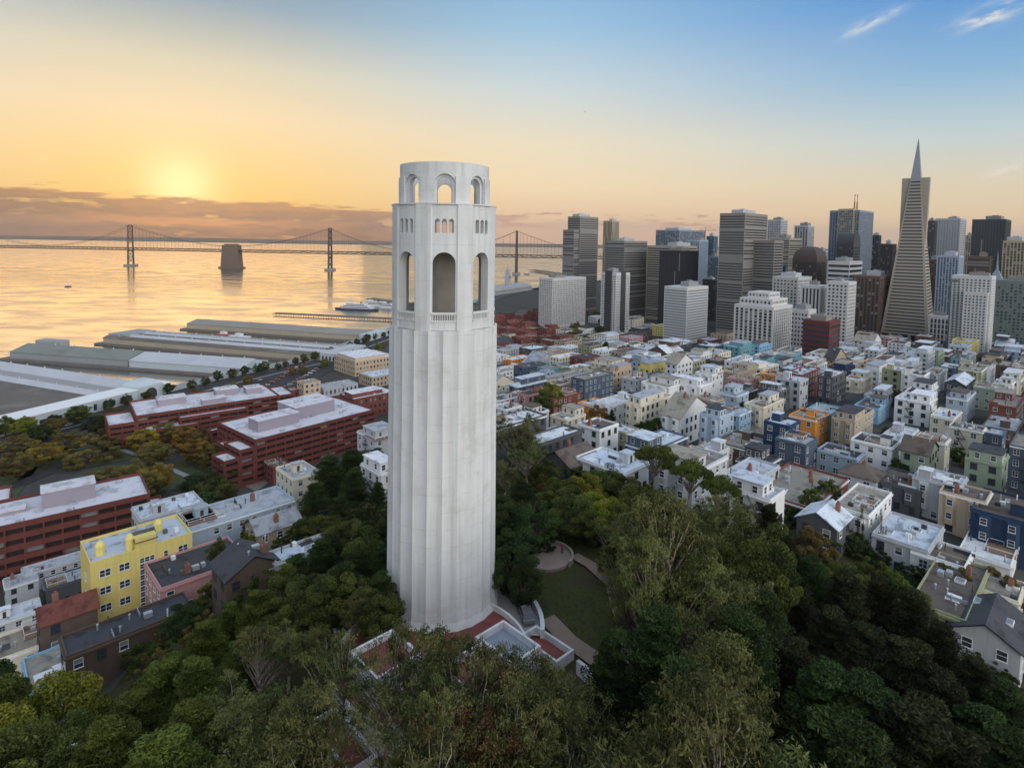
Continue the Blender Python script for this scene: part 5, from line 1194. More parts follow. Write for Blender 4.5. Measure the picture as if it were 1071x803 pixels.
# ------------------------------------------------------------------ the rest of the town, lot by lot on its street grid
def tree_line(px):
    P = [(500, 476), (600, 496), (690, 492), (760, 516), (800, 535), (850, 568), (930, 592), (980, 628), (1030, 690), (1120, 740)]
    for (a, b_), (c, d) in zip(P[:-1], P[1:]):
        if px <= c: return b_ + (d - b_) * (px - a) / (c - a)
    return 740
WCH = [('white', 30), ('cream', 17), ('pale grey', 20), ('pale blue', 6), ('tan', 10), ('blue', 2), ('pink', 3), ('green', 3), ('yellow', 3), ('brown', 6), ('orange', 1), ('brick red', 6), ('teal', 2), ('dark grey', 8), ('sand', 8), ('sky blue', 2), ('olive', 5), ('slate blue', 6)]
RCH = [('white', 17), ('light grey', 20), ('gravel', 20), ('dark tar', 15), ('brown', 14), ('silver', 12)]
def pick(T, rs):
    r = rs.uniform(0, sum(w for _, w in T))
    for k, w in T:
        r -= w
        if r <= 0: return k
    return T[-1][0]
rs = random.Random(21)
FE = ['chimney', 'skylight', 'stair hut', 'vents', 'roof deck', 'penthouse', 'penthouse']
def clear(s0, s1, t0, t1):
    for (a, b_, c, d) in OCC:
        if s0 < b_ + .3 and s1 > a - .3 and t0 < d + .2 and t1 > c - .2: return False
    return True
STREETS = []
nlot = 0; LOTS = []
PS, PT = 76, 132
for bi in range(-2, 14):
    for bj in range(-6, 8):
        s0, t0 = 70 + bi * PS, -40 + bj * PT
        for row in (0, 1):
            t_ = t0
            while t_ < t0 + PT - 13:
                x, y = xy_of(s0 + 20, t_); far_ = y > 430
                lw = rs.uniform(6.6, 9.6) if not far_ else rs.uniform(10.5, 18)
                if y > 640: lw *= 1.25
                ld_ = rs.uniform(16, 26) if not far_ else rs.uniform(20, 31)
                t1 = min(t_ + lw, t0 + PT - 13)
                a, b_ = (s0, s0 + ld_) if row == 0 else (s0 + PS - 12 - ld_, s0 + PS - 12)
                if t1 - t_ > 5: LOTS.append((a, b_, t_, t1, row))
                t_ = t1
for (a, b_, c, d, row) in LOTS:
    x, y = xy_of((a + b_) / 2, (c + d) / 2)
    if y < 118 or y > 960: continue
    zg = terr(x, y); px, py = proj((x, y, zg + 8))
    if not ((512 if y < 300 else 430) < px < 1120) or py > tree_line(max(px, 512)) - 2 or py < 326: continue
    if px < 512 and land_d(np.array([x]), np.array([y]))[0] < 150: continue
    if y > 740 and px > 700: continue
    if land_d(np.array([x]), np.array([y]))[0] < 70: continue
    if any(math.hypot(x - q[0], y - q[1]) < q[2] + (b_ - a) * .45 for q in SKY): continue
    brick = 505 < px < 606 and py < 357
    # keep the open corner with parked cars by the orange house, and the gardens
    if 633 < px < 668 and 395 < py < 418: continue
    if not clear(a, b_, c, d):
        m_ = (a + b_) / 2
        if clear(a, m_ - 1, c, d): b_ = m_ - 1
        elif clear(m_ + 1, b_, c, d): a = m_ + 1
        else: continue
        x, y = xy_of((a + b_) / 2, (c + d) / 2)
    if rs.random() < .05: continue
    st = rs.choice([2, 3, 3, 3, 4]) if y < 430 else rs.choice([2, 2, 3, 3, 4])
    if brick: st = rs.choice([2, 3])
    h = st * 3.1 + rs.uniform(0, 1.2)
    wall = 'brick red' if brick and rs.random() < .8 else pick(WCH, rs); roof = pick(RCH, rs) if not brick else rs.choice(['brown', 'red', 'dark tar', 'red', 'gravel'])
    near = y < 330
    kind = 'flat' if rs.random() < (.9 if not brick else .6) else rs.choice(['gable', 'gabley', 'hip'])
    fe = sorted(set(rs.sample(FE, rs.choice([1, 2, 3] if near else [1, 2])))); 
    if y > 500: fe = fe[:1]
    zs_ = max(terr(*xy_of(u, v)) for u in (a, b_) for v in (c, d)); zr = (zs_ + terr(x, y)) / 2 + h
    house(x, y, zr, b_ - a - .1, d - c - .12, h, wall, roof, st, kind, near, None, 'house', fe, (0, 1), rs, bays=near and rs.random() < .6)
    nlot += 1

# streets between the blocks, draped over the hillside
def street(p, q):
    n = max(2, int((p - q).length / 10)); run = []
    def flush():
        if len(run) > 2: strip('street', [tuple(v) for v in run], 11, ASPH, .3, 6)
    for k in range(n + 1):
        v = p.lerp(q, k / n); ok = 118 < v.y < 960 and 500 < proj((v.x, v.y, terr(v.x, v.y)))[0] < 1110 and proj((v.x, v.y, terr(v.x, v.y)))[1] < tree_line(proj((v.x, v.y, terr(v.x, v.y)))[0])
        if ok: run.append(v.copy())
        else: flush(); run = []
    flush()
for bi in range(-2, 14):
    s = 70 + bi * PS - 6; street(Vector(xy_of(s, -900)), Vector(xy_of(s, 900)))
for bj in range(-6, 8):
    t_ = -40 + bj * PT - 6.5; street(Vector(xy_of(-50, t_)), Vector(xy_of(1300, t_)))
#--PART6--
# ------------------------------------------------------------------ trees
def leaf_mat(name, dark, light, rnd_amt=.22, trans=.25):
    mt = bpy.data.materials.new(name); mt.use_nodes = True; t = NT(mt.node_tree); t.n.clear()
    o = t.new('ShaderNodeOutputMaterial'); d = t.new('ShaderNodeBsdfPrincipled'); tr = t.new('ShaderNodeBsdfTranslucent'); mx = t.new('ShaderNodeMixShader')
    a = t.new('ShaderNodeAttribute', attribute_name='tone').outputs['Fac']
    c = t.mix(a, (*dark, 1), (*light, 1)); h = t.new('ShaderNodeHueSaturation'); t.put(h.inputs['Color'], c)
    oi = t.new('ShaderNodeObjectInfo').outputs['Random']
    t.put(h.inputs['Value'], t.math('ADD', t.math('MULTIPLY', oi, rnd_amt * 2), 1 - rnd_amt)); t.put(h.inputs['Hue'], t.math('ADD', t.math('MULTIPLY', oi, .04), .48))
    t.put(d.inputs['Base Color'], h.outputs[0]); t.put(tr.inputs['Color'], h.outputs[0]); d.inputs['Roughness'].default_value = .7; d.inputs['Specular IOR Level'].default_value = .2
    mx.inputs[0].default_value = trans; t.l.new(d.outputs[0], mx.inputs[1]); t.l.new(tr.outputs[0], mx.inputs[2]); t.l.new(mx.outputs[0], o.inputs[0]); return mt
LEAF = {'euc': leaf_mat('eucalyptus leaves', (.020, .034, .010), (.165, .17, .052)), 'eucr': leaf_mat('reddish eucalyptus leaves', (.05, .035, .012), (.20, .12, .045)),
        'cyp': leaf_mat('cypress sprays', (.012, .026, .008), (.058, .092, .022)), 'cypd': leaf_mat('dark cypress sprays', (.009, .012, .005), (.040, .043, .014)),  # cypd: cypress colour darkened to carry the shade of the lower right wood
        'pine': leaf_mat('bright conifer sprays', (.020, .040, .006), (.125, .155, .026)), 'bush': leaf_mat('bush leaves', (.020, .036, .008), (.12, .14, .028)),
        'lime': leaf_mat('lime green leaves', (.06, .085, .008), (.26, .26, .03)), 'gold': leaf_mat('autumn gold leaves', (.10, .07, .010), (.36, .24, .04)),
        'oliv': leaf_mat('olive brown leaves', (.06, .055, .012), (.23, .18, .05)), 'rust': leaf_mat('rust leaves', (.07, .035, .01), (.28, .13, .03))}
BARK = mat('grey brown bark', (.13, .10, .075), .9, .35, 1.5, .4); BARKP = mat('pale eucalyptus bark', (.27, .22, .17), .9, .35, 1.2, .5); BARKD = mat('dark bark', (.06, .045, .035), .9, .3, 1.5)
def leaves(name, C, D, S, asp, tone, mt):
    """diamond leaf sprays: centres, long axes, sizes"""
    n = len(C); r = np.random.RandomState(len(C)); q = r.normal(size=(n, 3)); e = np.cross(D, q); e /= np.linalg.norm(e, axis=1)[:, None] + 1e-9
    a = D * S[:, None]; b_ = e * (S * asp)[:, None]
    V = np.stack([C - a, C + b_, C + a, C - b_], 1).reshape(-1, 3)
    me = fmesh(name, V, np.arange(4 * n), 4, [mt]); at = me.attributes.new('tone', 'FLOAT', 'FACE'); at.data.foreach_set('value', np.clip(tone, 0, 1).astype(np.float32)); return me
def unit(r, n): v = r.normal(size=(n, 3)); return v / np.linalg.norm(v, axis=1)[:, None]
PROTO = {}
def proto(kind, var, seed):
    """tree of height 1 unit = 20 m; returns (trunk mesh, crown mesh)"""
    r = np.random.RandomState(seed); H = 20.0; cl = []; b = MB(); lf = LEAF; droop = 0; asp = .35; size = .34
    def limb(p0, p1, r0, r1, sag=.25, n=5, bm=b):
        p0, p1 = Vector(p0), Vector(p1); pts = []
        for k in range(n + 1):
            t_ = k / n; q = p0.lerp(p1, t_); q.z -= sag * (p1 - p0).length * t_ * (1 - t_); q += Vector(r.normal(size=3) * .10 * (0 < k < n)); pts.append(q)
        bm.path(pts, r0, 5, 0, r1)
    def trunk(h, r0, wob=.5):
        pts = [Vector((0, 0, -2))]; x = y = 0
        for k in range(1, 7): x += r.normal() * wob * .3; y += r.normal() * wob * .3; pts.append(Vector((x, y, h * k / 6)))
        b.path(pts, r0, 8, 0, r0 * .35)
        return lambda z: pts[min(5, max(0, int(z / h * 6)))].lerp(pts[min(6, max(0, int(z / h * 6)) + 1)], min(1, max(0, z / h * 6 - int(z / h * 6))))
    if kind in ('euc', 'eucr', 'thin'):
        T = trunk(H * .60, .42, .9); nC = 64 if kind != 'thin' else 44; tries = 0
        lob = unit(r, 5) * np.array([.22, .22, .17]) * H
        while len(cl) < nC and tries < 4000:
            tries += 1; v = unit(r, 1)[0] * r.uniform(.35, 1) ** .6; L = lob[r.randint(5)]
            p = np.array([0, 0, H * .64]) + L + v * np.array([.17, .17, .16]) * H
            if p[2] > H * .97 or p[2] < H * .3 or any(np.linalg.norm(p - q[0]) < 1.25 for q in cl): continue
            cl.append((p, np.array([1.25, 1.25, .85]) * r.uniform(.7, 1.3), int((230 if kind != 'thin' else 150) * r.uniform(.7, 1.3)), r.uniform(.1, 1.0)))
        for (p, s, n_, t_) in cl:
            z0 = max(H * .22, p[2] - np.hypot(p[0], p[1]) * 1.0 - 2.0); limb(T(min(z0, H * .56)), p - np.array([0, 0, .3]), .15, .03, .12, 7)
        droop = .42; asp = .30; size = .22
    elif kind in ('cyp', 'cypd', 'pine'):
        T = trunk(H * .92, .5, .6); nC = 64
        for k in range(nC):
            z = H * (.20 + .78 * (k + .5) / nC) ; f = 1 - (z / H - .18) / .9; R0 = H * (.30 if kind != 'pine' else .27) * max(.06, f) ** .75 * r.uniform(.55, 1.12); a = k * 2.399 + r.normal() * .4
            for m_ in (1.0, .55):
                p = np.array([math.cos(a) * R0 * m_, math.sin(a) * R0 * m_, z + R0 * m_ * .16 + r.normal() * .25])
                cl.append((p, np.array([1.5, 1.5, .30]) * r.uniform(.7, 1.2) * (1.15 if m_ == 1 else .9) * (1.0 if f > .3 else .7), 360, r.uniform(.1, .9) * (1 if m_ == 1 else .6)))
            limb(T(z - .3), (math.cos(a) * R0, math.sin(a) * R0, z + R0 * .14), .12, .03, .10)
        asp = .30; size = .27
    elif kind == 'umb':
        T = trunk(H * .72, .42, 1.5); 
        for k in range(46):
            a = r.uniform(0, 2 * PI); q = math.sqrt(r.uniform(0, 1)) * H * .42; p = np.array([math.cos(a) * q, math.sin(a) * q, H * (.90 - .10 * (q / (H * .42)) ** 2) + r.normal() * .5])
            cl.append((p, np.array([1.7, 1.7, .6]) * r.uniform(.8, 1.2), 330, r.uniform(.2, .9))); limb(T(H * .55), p - np.array([0, 0, .3]), .16, .04, -.08)
        asp = .32; size = .36
    elif kind == 'bare':
        for j in range(5):
            bx, by = r.normal() * 1.6, r.normal() * 1.6; h = H * r.uniform(.7, 1); b.tube((bx, by, -2), (bx, by, h), .18, .02, 5)
            for k in range(90):
                z = r.uniform(.12, .95) * h; a = r.uniform(0, 6.3); L = (1 - z / h * .7) * r.uniform(1, 2.4)
                b.tube((bx, by, z), (bx + math.cos(a) * L * .45, by + math.sin(a) * L * .45, z + L), .035, .012, 3, 0, False)
            for k in range(10):
                z = r.uniform(.2, .95) * h; cl.append((np.array([bx, by, z + .6]), np.array([.6, .6, 1.3]), 90, r.uniform(.2, .8)))
        asp = .18; size = .30
    else:   # round broadleaf, bush
        bushy = kind == 'bush'; T = trunk(H * (.5 if not bushy else .25), .42, .4); cz, rx, rz_ = (H * .60, H * .36, H * .38) if not bushy else (H * .42, H * .62, H * .50); nC = 70; tries = 0
        while len(cl) < nC and tries < 5000:
            tries += 1; v = unit(r, 1)[0]; q = r.uniform(.45, 1.0) ** .5 * (1 + .16 * math.sin(3 * math.atan2(v[1], v[0]) + seed) + .10 * math.sin(5 * v[2] + seed))
            p = np.array([0, 0, cz]) + v * q * np.array([rx, rx, rz_])
            if p[2] < H * (.20 if not bushy else .0) or any(np.linalg.norm(p - c[0]) < 1.5 for c in cl): continue
            cl.append((p, np.array([1.4, 1.4, 1.0]) * r.uniform(.7, 1.2), 420, r.uniform(.05, 1)))
        for (p, s, n_, t_) in cl: limb(T(H * .3 if not bushy else H * .1), p, .14, .03, .05, 3)
        asp = .45; size = .27 if not bushy else .36
    C, D, S, Tn = [], [], [], []
    for (p, s, n_, t_) in cl:
        v = r.normal(size=(n_, 3)); v /= np.maximum(1.0, np.linalg.norm(v, axis=1)[:, None] / 1.5); v *= .8
        if kind in ('euc', 'eucr', 'thin'):   # leaves strung along a dozen twigs
            tw = unit(r, 12) * np.array([1, 1, .8]) + np.array([0, 0, .15]); k_ = r.randint(12, size=n_); v = tw[k_] * (r.uniform(.1, 1.25, n_) ** .8)[:, None] + r.normal(size=(n_, 3)) * .17
        C.append(p + v * s); d = unit(r, n_)
        if kind in ('euc', 'eucr', 'thin'): d = d * (1 - droop) + np.array([0, 0, -1]) * droop + v * .2
        elif kind in ('cyp', 'cypd', 'pine', 'umb'): 
            o_ = np.array([p[0], p[1], 0.0]); o_ = o_ / (np.linalg.norm(o_) + 1e-6); d = d * .6 + o_ * .55 + np.array([0, 0, .22])
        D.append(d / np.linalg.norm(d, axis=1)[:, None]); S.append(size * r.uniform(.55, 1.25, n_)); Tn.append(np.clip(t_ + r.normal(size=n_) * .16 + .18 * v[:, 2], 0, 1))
    lm = {'thin': 'euc', 'umb': 'bush', 'broad': 'bush', 'bare': 'oliv'}.get(kind, kind)
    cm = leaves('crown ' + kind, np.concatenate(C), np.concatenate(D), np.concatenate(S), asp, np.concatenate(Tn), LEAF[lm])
    return b.mesh('trunk ' + kind, [BARKP if kind in ('euc', 'eucr', 'umb', 'thin') else BARK if kind not in ('cypd', 'cyp') else BARKD], True), cm
NV = {'thin': 4, 'euc': 4, 'eucr': 1, 'cyp': 3, 'cypd': 3, 'pine': 2, 'umb': 2, 'bush': 3, 'broad': 3, 'bare': 1}
def recol(me, key):
    m2 = me.copy(); m2.materials[0] = LEAF[key]; return m2
def get(kind):
    if kind in PROTO: return PROTO[kind]
    if kind in ('lime', 'gold', 'oliv', 'rust'): PROTO[kind] = [(a, recol(c, kind)) for a, c in get('broad')]
    elif kind == 'limebush': PROTO[kind] = [(a, recol(c, 'lime')) for a, c in get('bush')]
    elif kind == 'darkbush': PROTO[kind] = [(a, recol(c, 'cyp')) for a, c in get('bush')]
    elif kind == 'golds': PROTO[kind] = [(a, recol(c, 'oliv')) for a, c in get('bush')]
    elif kind == 'dbroad': PROTO[kind] = [(a, recol(c, 'cyp')) for a, c in get('broad')]
    else: PROTO[kind] = [proto(kind, v, 100 + 17 * v + sum(map(ord, kind))) for v in range(NV[kind])]
    return PROTO[kind]
TREES = []
NAME = {'thin': ('eucalyptus_tree', 'thin see-through eucalyptus'), 'euc': ('eucalyptus_tree', 'olive leafy eucalyptus'), 'eucr': ('eucalyptus_tree', 'reddish olive eucalyptus'), 'cyp': ('cypress_tree', 'dark green layered cypress'), 'cypd': ('cypress_tree', 'almost black cypress'),
        'pine': ('conifer_tree', 'bright green layered conifer'), 'umb': ('umbrella_tree', 'flat topped umbrella tree'), 'bush': ('shrub', 'rounded green bush'), 'limebush': ('shrub', 'bright lime green bush'), 'darkbush': ('shrub', 'dark green bush'), 'golds': ('shrub', 'olive brown shrub'),
        'broad': ('broadleaf_tree', 'round green broadleaf tree'), 'dbroad': ('broadleaf_tree', 'dark round leafy tree'), 'lime': ('broadleaf_tree', 'yellow green leafy tree'), 'gold': ('broadleaf_tree', 'golden autumn tree'), 'oliv': ('broadleaf_tree', 'olive brown autumn tree'), 'rust': ('broadleaf_tree', 'orange autumn tree'), 'bare': ('bare_tree', 'nearly leafless reddish poplar clump')}
tr_ = random.Random(5)
def tree(kind, px, pyt, Y, where, wide=1.0, hmin=3, hmax=40):
    """a tree whose top is seen at this pixel at that distance"""
    need = 2.6 if 'bush' in kind or kind == 'golds' else 7.5 if Y > 60 and Y < 200 else 0
    for _ in range(30):
        p = at_y(px, pyt, Y); zg = terr(p.x, p.y); Ht = p.z - zg
        if Ht >= need or Y < 40: break
        Y *= .97
    H = min(hmax, max(hmin, Ht)); s = H / 20.0
    mt, mc = tr_.choice(get(kind)); nm, desc = NAME[kind]
    r = thing(nm, '', 'shrub' if nm == 'shrub' else 'tree', (p.x, p.y, zg), tr_.uniform(0, 2 * PI), None); r.scale = (s * wide, s * wide, s)
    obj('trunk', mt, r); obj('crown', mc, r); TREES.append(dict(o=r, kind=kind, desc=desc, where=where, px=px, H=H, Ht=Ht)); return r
def tree_at(kind, x, y, H, where, wide=1.0):
    zg = terr(x, y); s = H / 20.0; mt, mc = tr_.choice(get(kind)); nm, desc = NAME[kind]
    r = thing(nm, '', 'shrub' if nm == 'shrub' else 'tree', (x, y, zg - .3), tr_.uniform(0, 2 * PI), None); r.scale = (s * wide, s * wide, s)
    obj('trunk', mt, r); obj('crown', mc, r); TREES.append(dict(o=r, kind=kind, desc=desc, where=where, px=proj((x, y, zg))[0], H=H, Ht=H)); return r
W1 = 'in front of the tower terraces'
for a in ((352, 664, 60, .8), (425, 642, 61, .8), (478, 672, 57, .75), (548, 684, 57, .9), (590, 712, 56, .95), (505, 704, 52, .8), (446, 668, 58, .8), (520, 672, 58, .8), (470, 720, 50, .8)): tree('thin', *a[:3], W1, a[3])
for a in ((345, 760, 46, .9), (450, 752, 45, .85), (560, 752, 47, .95), (620, 745, 52, .95), (500, 775, 42, .9), (322, 705, 54, .8)): tree('thin' if a[0] in (345, 450) else 'euc', *a[:3], W1, a[3])
for a in ((405, 652, 60, .8), (452, 650, 60, .8), (497, 662, 58, .8), (540, 664, 58, .85), (575, 690, 56, .9), (430, 700, 52, .8)): tree('thin', *a[:3], W1, a[3])
for a in ((480, 700, 51, .75), (540, 715, 50, .85), (600, 725, 51, .9)): tree('euc', *a[:3], W1, a[3])
tree('eucr', 515, 690, 53, W1, .85); tree('eucr', 470, 735, 48, W1, .8)
W2 = 'on the slope left of the terraces'
for a in ((300, 640, 72, 1), (335, 608, 80, 1), (270, 655, 70, 1), (375, 612, 78, .85), (300, 716, 55, 1), (245, 690, 60, 1), (340, 650, 69, .9), (225, 745, 50, 1), (280, 760, 47, 1)): tree('euc', *a[:3], W2, a[3])
for a in ((215, 650, 78, 1.15), (240, 632, 86, 1.15), (172, 690, 70, 1.3), (200, 740, 58, 1.2), (140, 725, 66, 1.2), (115, 758, 58, 1.2), (268, 618, 90, 1.1), (300, 590, 98, 1.1), (205, 690, 68, 1.15), (250, 672, 72, 1.1), (170, 770, 52, 1.2)): tree('pine', *a[:3], W2, a[3])
tree('dbroad', 192, 632, 96, W2, 1.0); tree('lime', 42, 722, 70, 'at the lower left corner', 1.15); tree('pine', 8, 712, 76, 'at the lower left corner', 1); tree('broad', 85, 755, 62, 'at the lower left corner', 1); tree('cyp', 2, 692, 84, 'at the lower left corner', .7); tree('broad', 20, 775, 60, 'at the lower left corner', 1.2)
for a in ((260, 540, 150, .8), (228, 557, 128, .7), (284, 700, 60, 1)): tree('broad', *a[:3], 'among the left slope houses', a[3], 3, 9)
tree('lime', 262, 548, 140, 'beside the pale blue house', .9, 3, 7)
W3 = 'in the clump left of the shaft'
for a in ((345, 478, 165, .75), (372, 490, 150, .75), (395, 505, 140, .7), (330, 505, 150, .8), (355, 520, 135, .8), (385, 545, 122, .8), (345, 560, 115, .9), (400, 570, 108, .7), (318, 545, 128, .8), (310, 582, 106, .9), (360, 588, 98, .9), (335, 565, 112, .9), (402, 545, 118, .8), (375, 575, 104, .9), (340, 610, 90, .9), (400, 600, 100, .8), (395, 470, 175, .8), (368, 470, 172, .8)): tree('cyp', *a[:3], W3, a[3] * 1.5)
for a in ((380, 470, 185, .9), (352, 600, 92, 1.0), (395, 620, 93, .9), (322, 620, 84, 1.0), (365, 545, 128, 1), (300, 600, 96, 1), (385, 560, 112, 1), (330, 540, 125, 1)): tree('broad', *a[:3], W3, a[3] * 1.35)
for a in ((412, 605, 98, 1), (395, 625, 88, 1)): tree('bush', *a[:3], W3, a[3])
W4 = 'just right of the tower shaft'
for a in ((540, 418, 150, .65), (552, 450, 140, .7), (528, 470, 128, .7)): tree('euc', *a[:3], W4, a[3] * 1.3)
for a in ((545, 500, 132, .8), (532, 555, 108, .8)): tree('cyp', *a[:3], W4, a[3] * 1.5)
for a in ((538, 570, 103, 1.2), (556, 530, 120, 1.3), (530, 520, 125, 1.3), (548, 588, 96, .8)): tree('dbroad', *a[:3], W4, a[3])
W5 = 'in the belt behind the viewpoint'
for a in ((570, 480, 140, .9), (590, 502, 132, 1.0), (612, 497, 128, 1), (632, 490, 130, 1), (655, 500, 124, 1), (600, 520, 122, 1), (628, 517, 118, 1)): tree(tr_.choice(['lime', 'broad', 'broad']), *a[:3], W5, a[3] * 1.5)
for a in ((545, 545, 118, .9), (565, 552, 115, .9), (590, 545, 116, 1), (615, 552, 112, 1), (640, 540, 110, 1), (578, 530, 122, 1), (655, 545, 104, 1)): tree(tr_.choice(['bush', 'bush', 'darkbush']), *a[:3], W5, a[3] * 1.2, 3, 12)
for a in ((686, 463, 122, .62), (722, 480, 116, .6), (752, 496, 112, .55)): tree('umb', *a[:3], 'standing above the belt before the town', a[3])
W6 = 'in the wood right of the lawn'
for a in ((700, 512, 76, .86), (735, 540, 74, .8), (668, 548, 76, .75), (712, 530, 73, .8), (682, 545, 72, .7), (726, 570, 70, .8)): tree('euc', *a[:3], W6, a[3])
for a in ((672, 512, 104, 1), (640, 528, 98, .9), (765, 512, 98, .9), (735, 506, 106, .9), (795, 545, 88, .9), (705, 545, 88, .9), (775, 575, 78, .9)): tree(tr_.choice(['euc', 'broad', 'euc']), *a[:3], W6, a[3])
for a in ((690, 640, 62, .9), (745, 655, 60, .9), (640, 660, 62, .7), (720, 700, 54, .9), (775, 640, 66, 1), (650, 590, 84, .8), (640, 560, 95, .9), (662, 610, 76, .7)): tree(tr_.choice(['cyp', 'euc']), *a[:3], W6, a[3])
for a in ((760, 712, 46, .9), (815, 735, 44, .9), (720, 752, 42, .9), (845, 775, 40, 1), (780, 765, 42, .9)): tree('euc', *a[:3], 'at the bottom edge right of centre', a[3])
W7 = 'in the shadowed wood at lower right'
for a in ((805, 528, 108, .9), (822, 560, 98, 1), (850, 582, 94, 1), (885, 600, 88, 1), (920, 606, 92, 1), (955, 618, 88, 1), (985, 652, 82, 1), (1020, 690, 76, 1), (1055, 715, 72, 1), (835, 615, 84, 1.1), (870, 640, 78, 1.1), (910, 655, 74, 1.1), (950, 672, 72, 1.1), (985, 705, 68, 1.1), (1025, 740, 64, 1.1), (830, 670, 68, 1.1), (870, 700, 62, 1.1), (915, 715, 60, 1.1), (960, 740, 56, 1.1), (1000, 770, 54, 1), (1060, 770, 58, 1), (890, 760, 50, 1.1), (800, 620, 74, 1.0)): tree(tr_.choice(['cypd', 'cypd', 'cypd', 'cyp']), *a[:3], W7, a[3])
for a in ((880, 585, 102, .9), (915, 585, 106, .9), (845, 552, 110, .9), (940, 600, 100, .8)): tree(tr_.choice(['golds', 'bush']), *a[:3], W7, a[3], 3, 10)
tree('bare', 902, 528, 128, 'beside the dark cottage', .8); tree('bare', 922, 536, 124, 'beside the dark cottage', .6)
# undergrowth on the hill
rs = random.Random(9)
n_b = 0
for _ in range(1500):
    x, y = rs.uniform(-70, 130), rs.uniform(36, 150)
    if not inpoly(x, y, PARK) or math.hypot(x + 10, y - 85) < 19 or math.hypot(x + 9, y - 72) < 20: continue
    px, py = proj((x, y, terr(x, y)))
    if not (-20 < px < 1090 and py < 830): continue
    if 548 < px < 640 and 592 < py < 690: continue
    if math.hypot(x - pc.x, y - pc.y) < 10 or (640 < px < 670 and 600 < py < 790): continue
    if n_b >= 170: break
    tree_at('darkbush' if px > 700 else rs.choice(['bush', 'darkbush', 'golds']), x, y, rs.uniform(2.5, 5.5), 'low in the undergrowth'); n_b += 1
# trees of the waterfront plaza
W8 = 'between the brick offices and piers'
for a in ((62, 492, 262, 'golds'), (85, 480, 272, 'oliv'), (112, 470, 280, 'oliv'), (138, 462, 290, 'oliv'), (160, 470, 285, 'gold'), (100, 488, 262, 'lime'), (150, 440, 340, 'gold'), (172, 432, 352, 'oliv'), (195, 442, 345, 'gold'), (218, 446, 342, 'oliv'), (160, 455, 318, 'oliv'), (205, 458, 325, 'gold'), (226, 462, 318, 'oliv'),
          (58, 440, 372, 'oliv'), (80, 428, 388, 'broad'), (100, 438, 370, 'dbroad'), (40, 448, 352, 'dbroad'), (18, 458, 335, 'oliv'), (5, 440, 365, 'broad'), (25, 440, 365, 'lime'), (120, 430, 385, 'oliv'), (118, 448, 350, 'golds'), (70, 455, 335, 'oliv'), (45, 466, 318, 'gold'), (92, 458, 325, 'golds'), (15, 475, 300, 'oliv'), (75, 490, 255, 'gold'), (128, 478, 272, 'gold'), (148, 474, 276, 'oliv'),
          (228, 492, 270, 'broad'), (205, 505, 255, 'dbroad'), (185, 508, 252, 'broad'), (210, 490, 280, 'dbroad'), (245, 478, 300, 'broad')): tree(a[3], a[0], a[1] - 3, a[2], W8, 1.6, 6, 14)
W9 = 'lining the waterfront road'
q = coast_off(22); q2 = coast_off(56)
for k in range(46):
    for path_, kind, H in ((q, 'broad', 8), (q2, 'gold', 7)):
        P_ = [Vector(v) for v in path_[:6]]
        t_ = k / 46 * 4.95; i = int(t_); v = P_[i].lerp(P_[i + 1], t_ - i)
        v = v + Vector((tr_.uniform(-3, 3), tr_.uniform(-3, 3)))
        px, py = proj((v.x, v.y, 8))
        if v.y > 1000 or not (-20 < px < 420): continue
        if kind == 'gold' and tr_.random() < .35: continue
        tree_at(tr_.choice(['broad', 'dbroad']) if kind == 'broad' else tr_.choice(['gold', 'oliv', 'golds', 'lime']), v.x, v.y, H + tr_.uniform(-1, 2.5), W9, 1.1)
# single trees in the town
WT = 'between the houses of the town'
for a in (('lime', 578, 402, 262, 1.0), ('broad', 566, 412, 255, .9), ('rust', 625, 424, 228, 1.0), ('gold', 612, 432, 222, .9), ('cyp', 640, 428, 225, .6), ('dbroad', 690, 436, 215, 1.1), ('dbroad', 676, 440, 212, 1), ('broad', 1045, 378, 430, 1.3), ('dbroad', 1060, 400, 400, 1.3), ('dbroad', 940, 480, 168, .8), ('cyp', 634, 345, 560, 1), ('broad', 655, 356, 520, 1), ('dbroad', 905, 336, 720, 1.6), ('dbroad', 893, 340, 700, 1.6), ('broad', 865, 503, 152, .9), ('broad', 848, 512, 145, .9), ('cyp', 1022, 395, 330, .8), ('dbroad', 778, 420, 240, .8), ('bush', 958, 565, 122, 1), ('golds', 1000, 590, 112, 1), ('golds', 1045, 598, 110, 1)): tree(a[0], a[1], a[2], a[3], WT, a[4], 4, 17)
for _ in range(60):
    px, Y = tr_.uniform(540, 640), tr_.uniform(640, 1000); c = at_y(px, 330, Y)
    if any(math.hypot(c.x - q_[0], c.y - q_[1]) < q_[2] for q_ in SKY): continue
    s_, t_ = st_of(c.x, c.y)
    if not clear(s_ - 3, s_ + 3, t_ - 3, t_ + 3): continue
    tree_at(tr_.choice(['dbroad', 'broad', 'oliv']), c.x, c.y, tr_.uniform(8, 14), 'under the downtown towers', 1.2)
ny = 0
for _ in range(2500):
    px, Y = tr_.uniform(530, 1080), tr_.uniform(140, 520); c = at_y(px, 400, Y); x, y = c.x, c.y; s_, t_ = st_of(x, y)
    P_ = proj((x, y, terr(x, y)))
    if P_[1] > tree_line(P_[0]) or not clear(s_ - 1.2, s_ + 1.2, t_ - 1.2, t_ + 1.2): continue
    if 633 < P_[0] < 668 and 398 < P_[1] < 425: continue
    ds = (s_ - 70 + 7) % PS; dt = (t_ + 40 + 6.5) % PT
    if ds < 6.5 or ds > PS - 6.5 or dt < 6 or dt > PT - 6: continue
    tree_at(tr_.choice(['bush', 'darkbush', 'broad', 'dbroad', 'golds']), x, y, tr_.uniform(3.5, 7), WT); ny += 1
    if ny >= 90: break

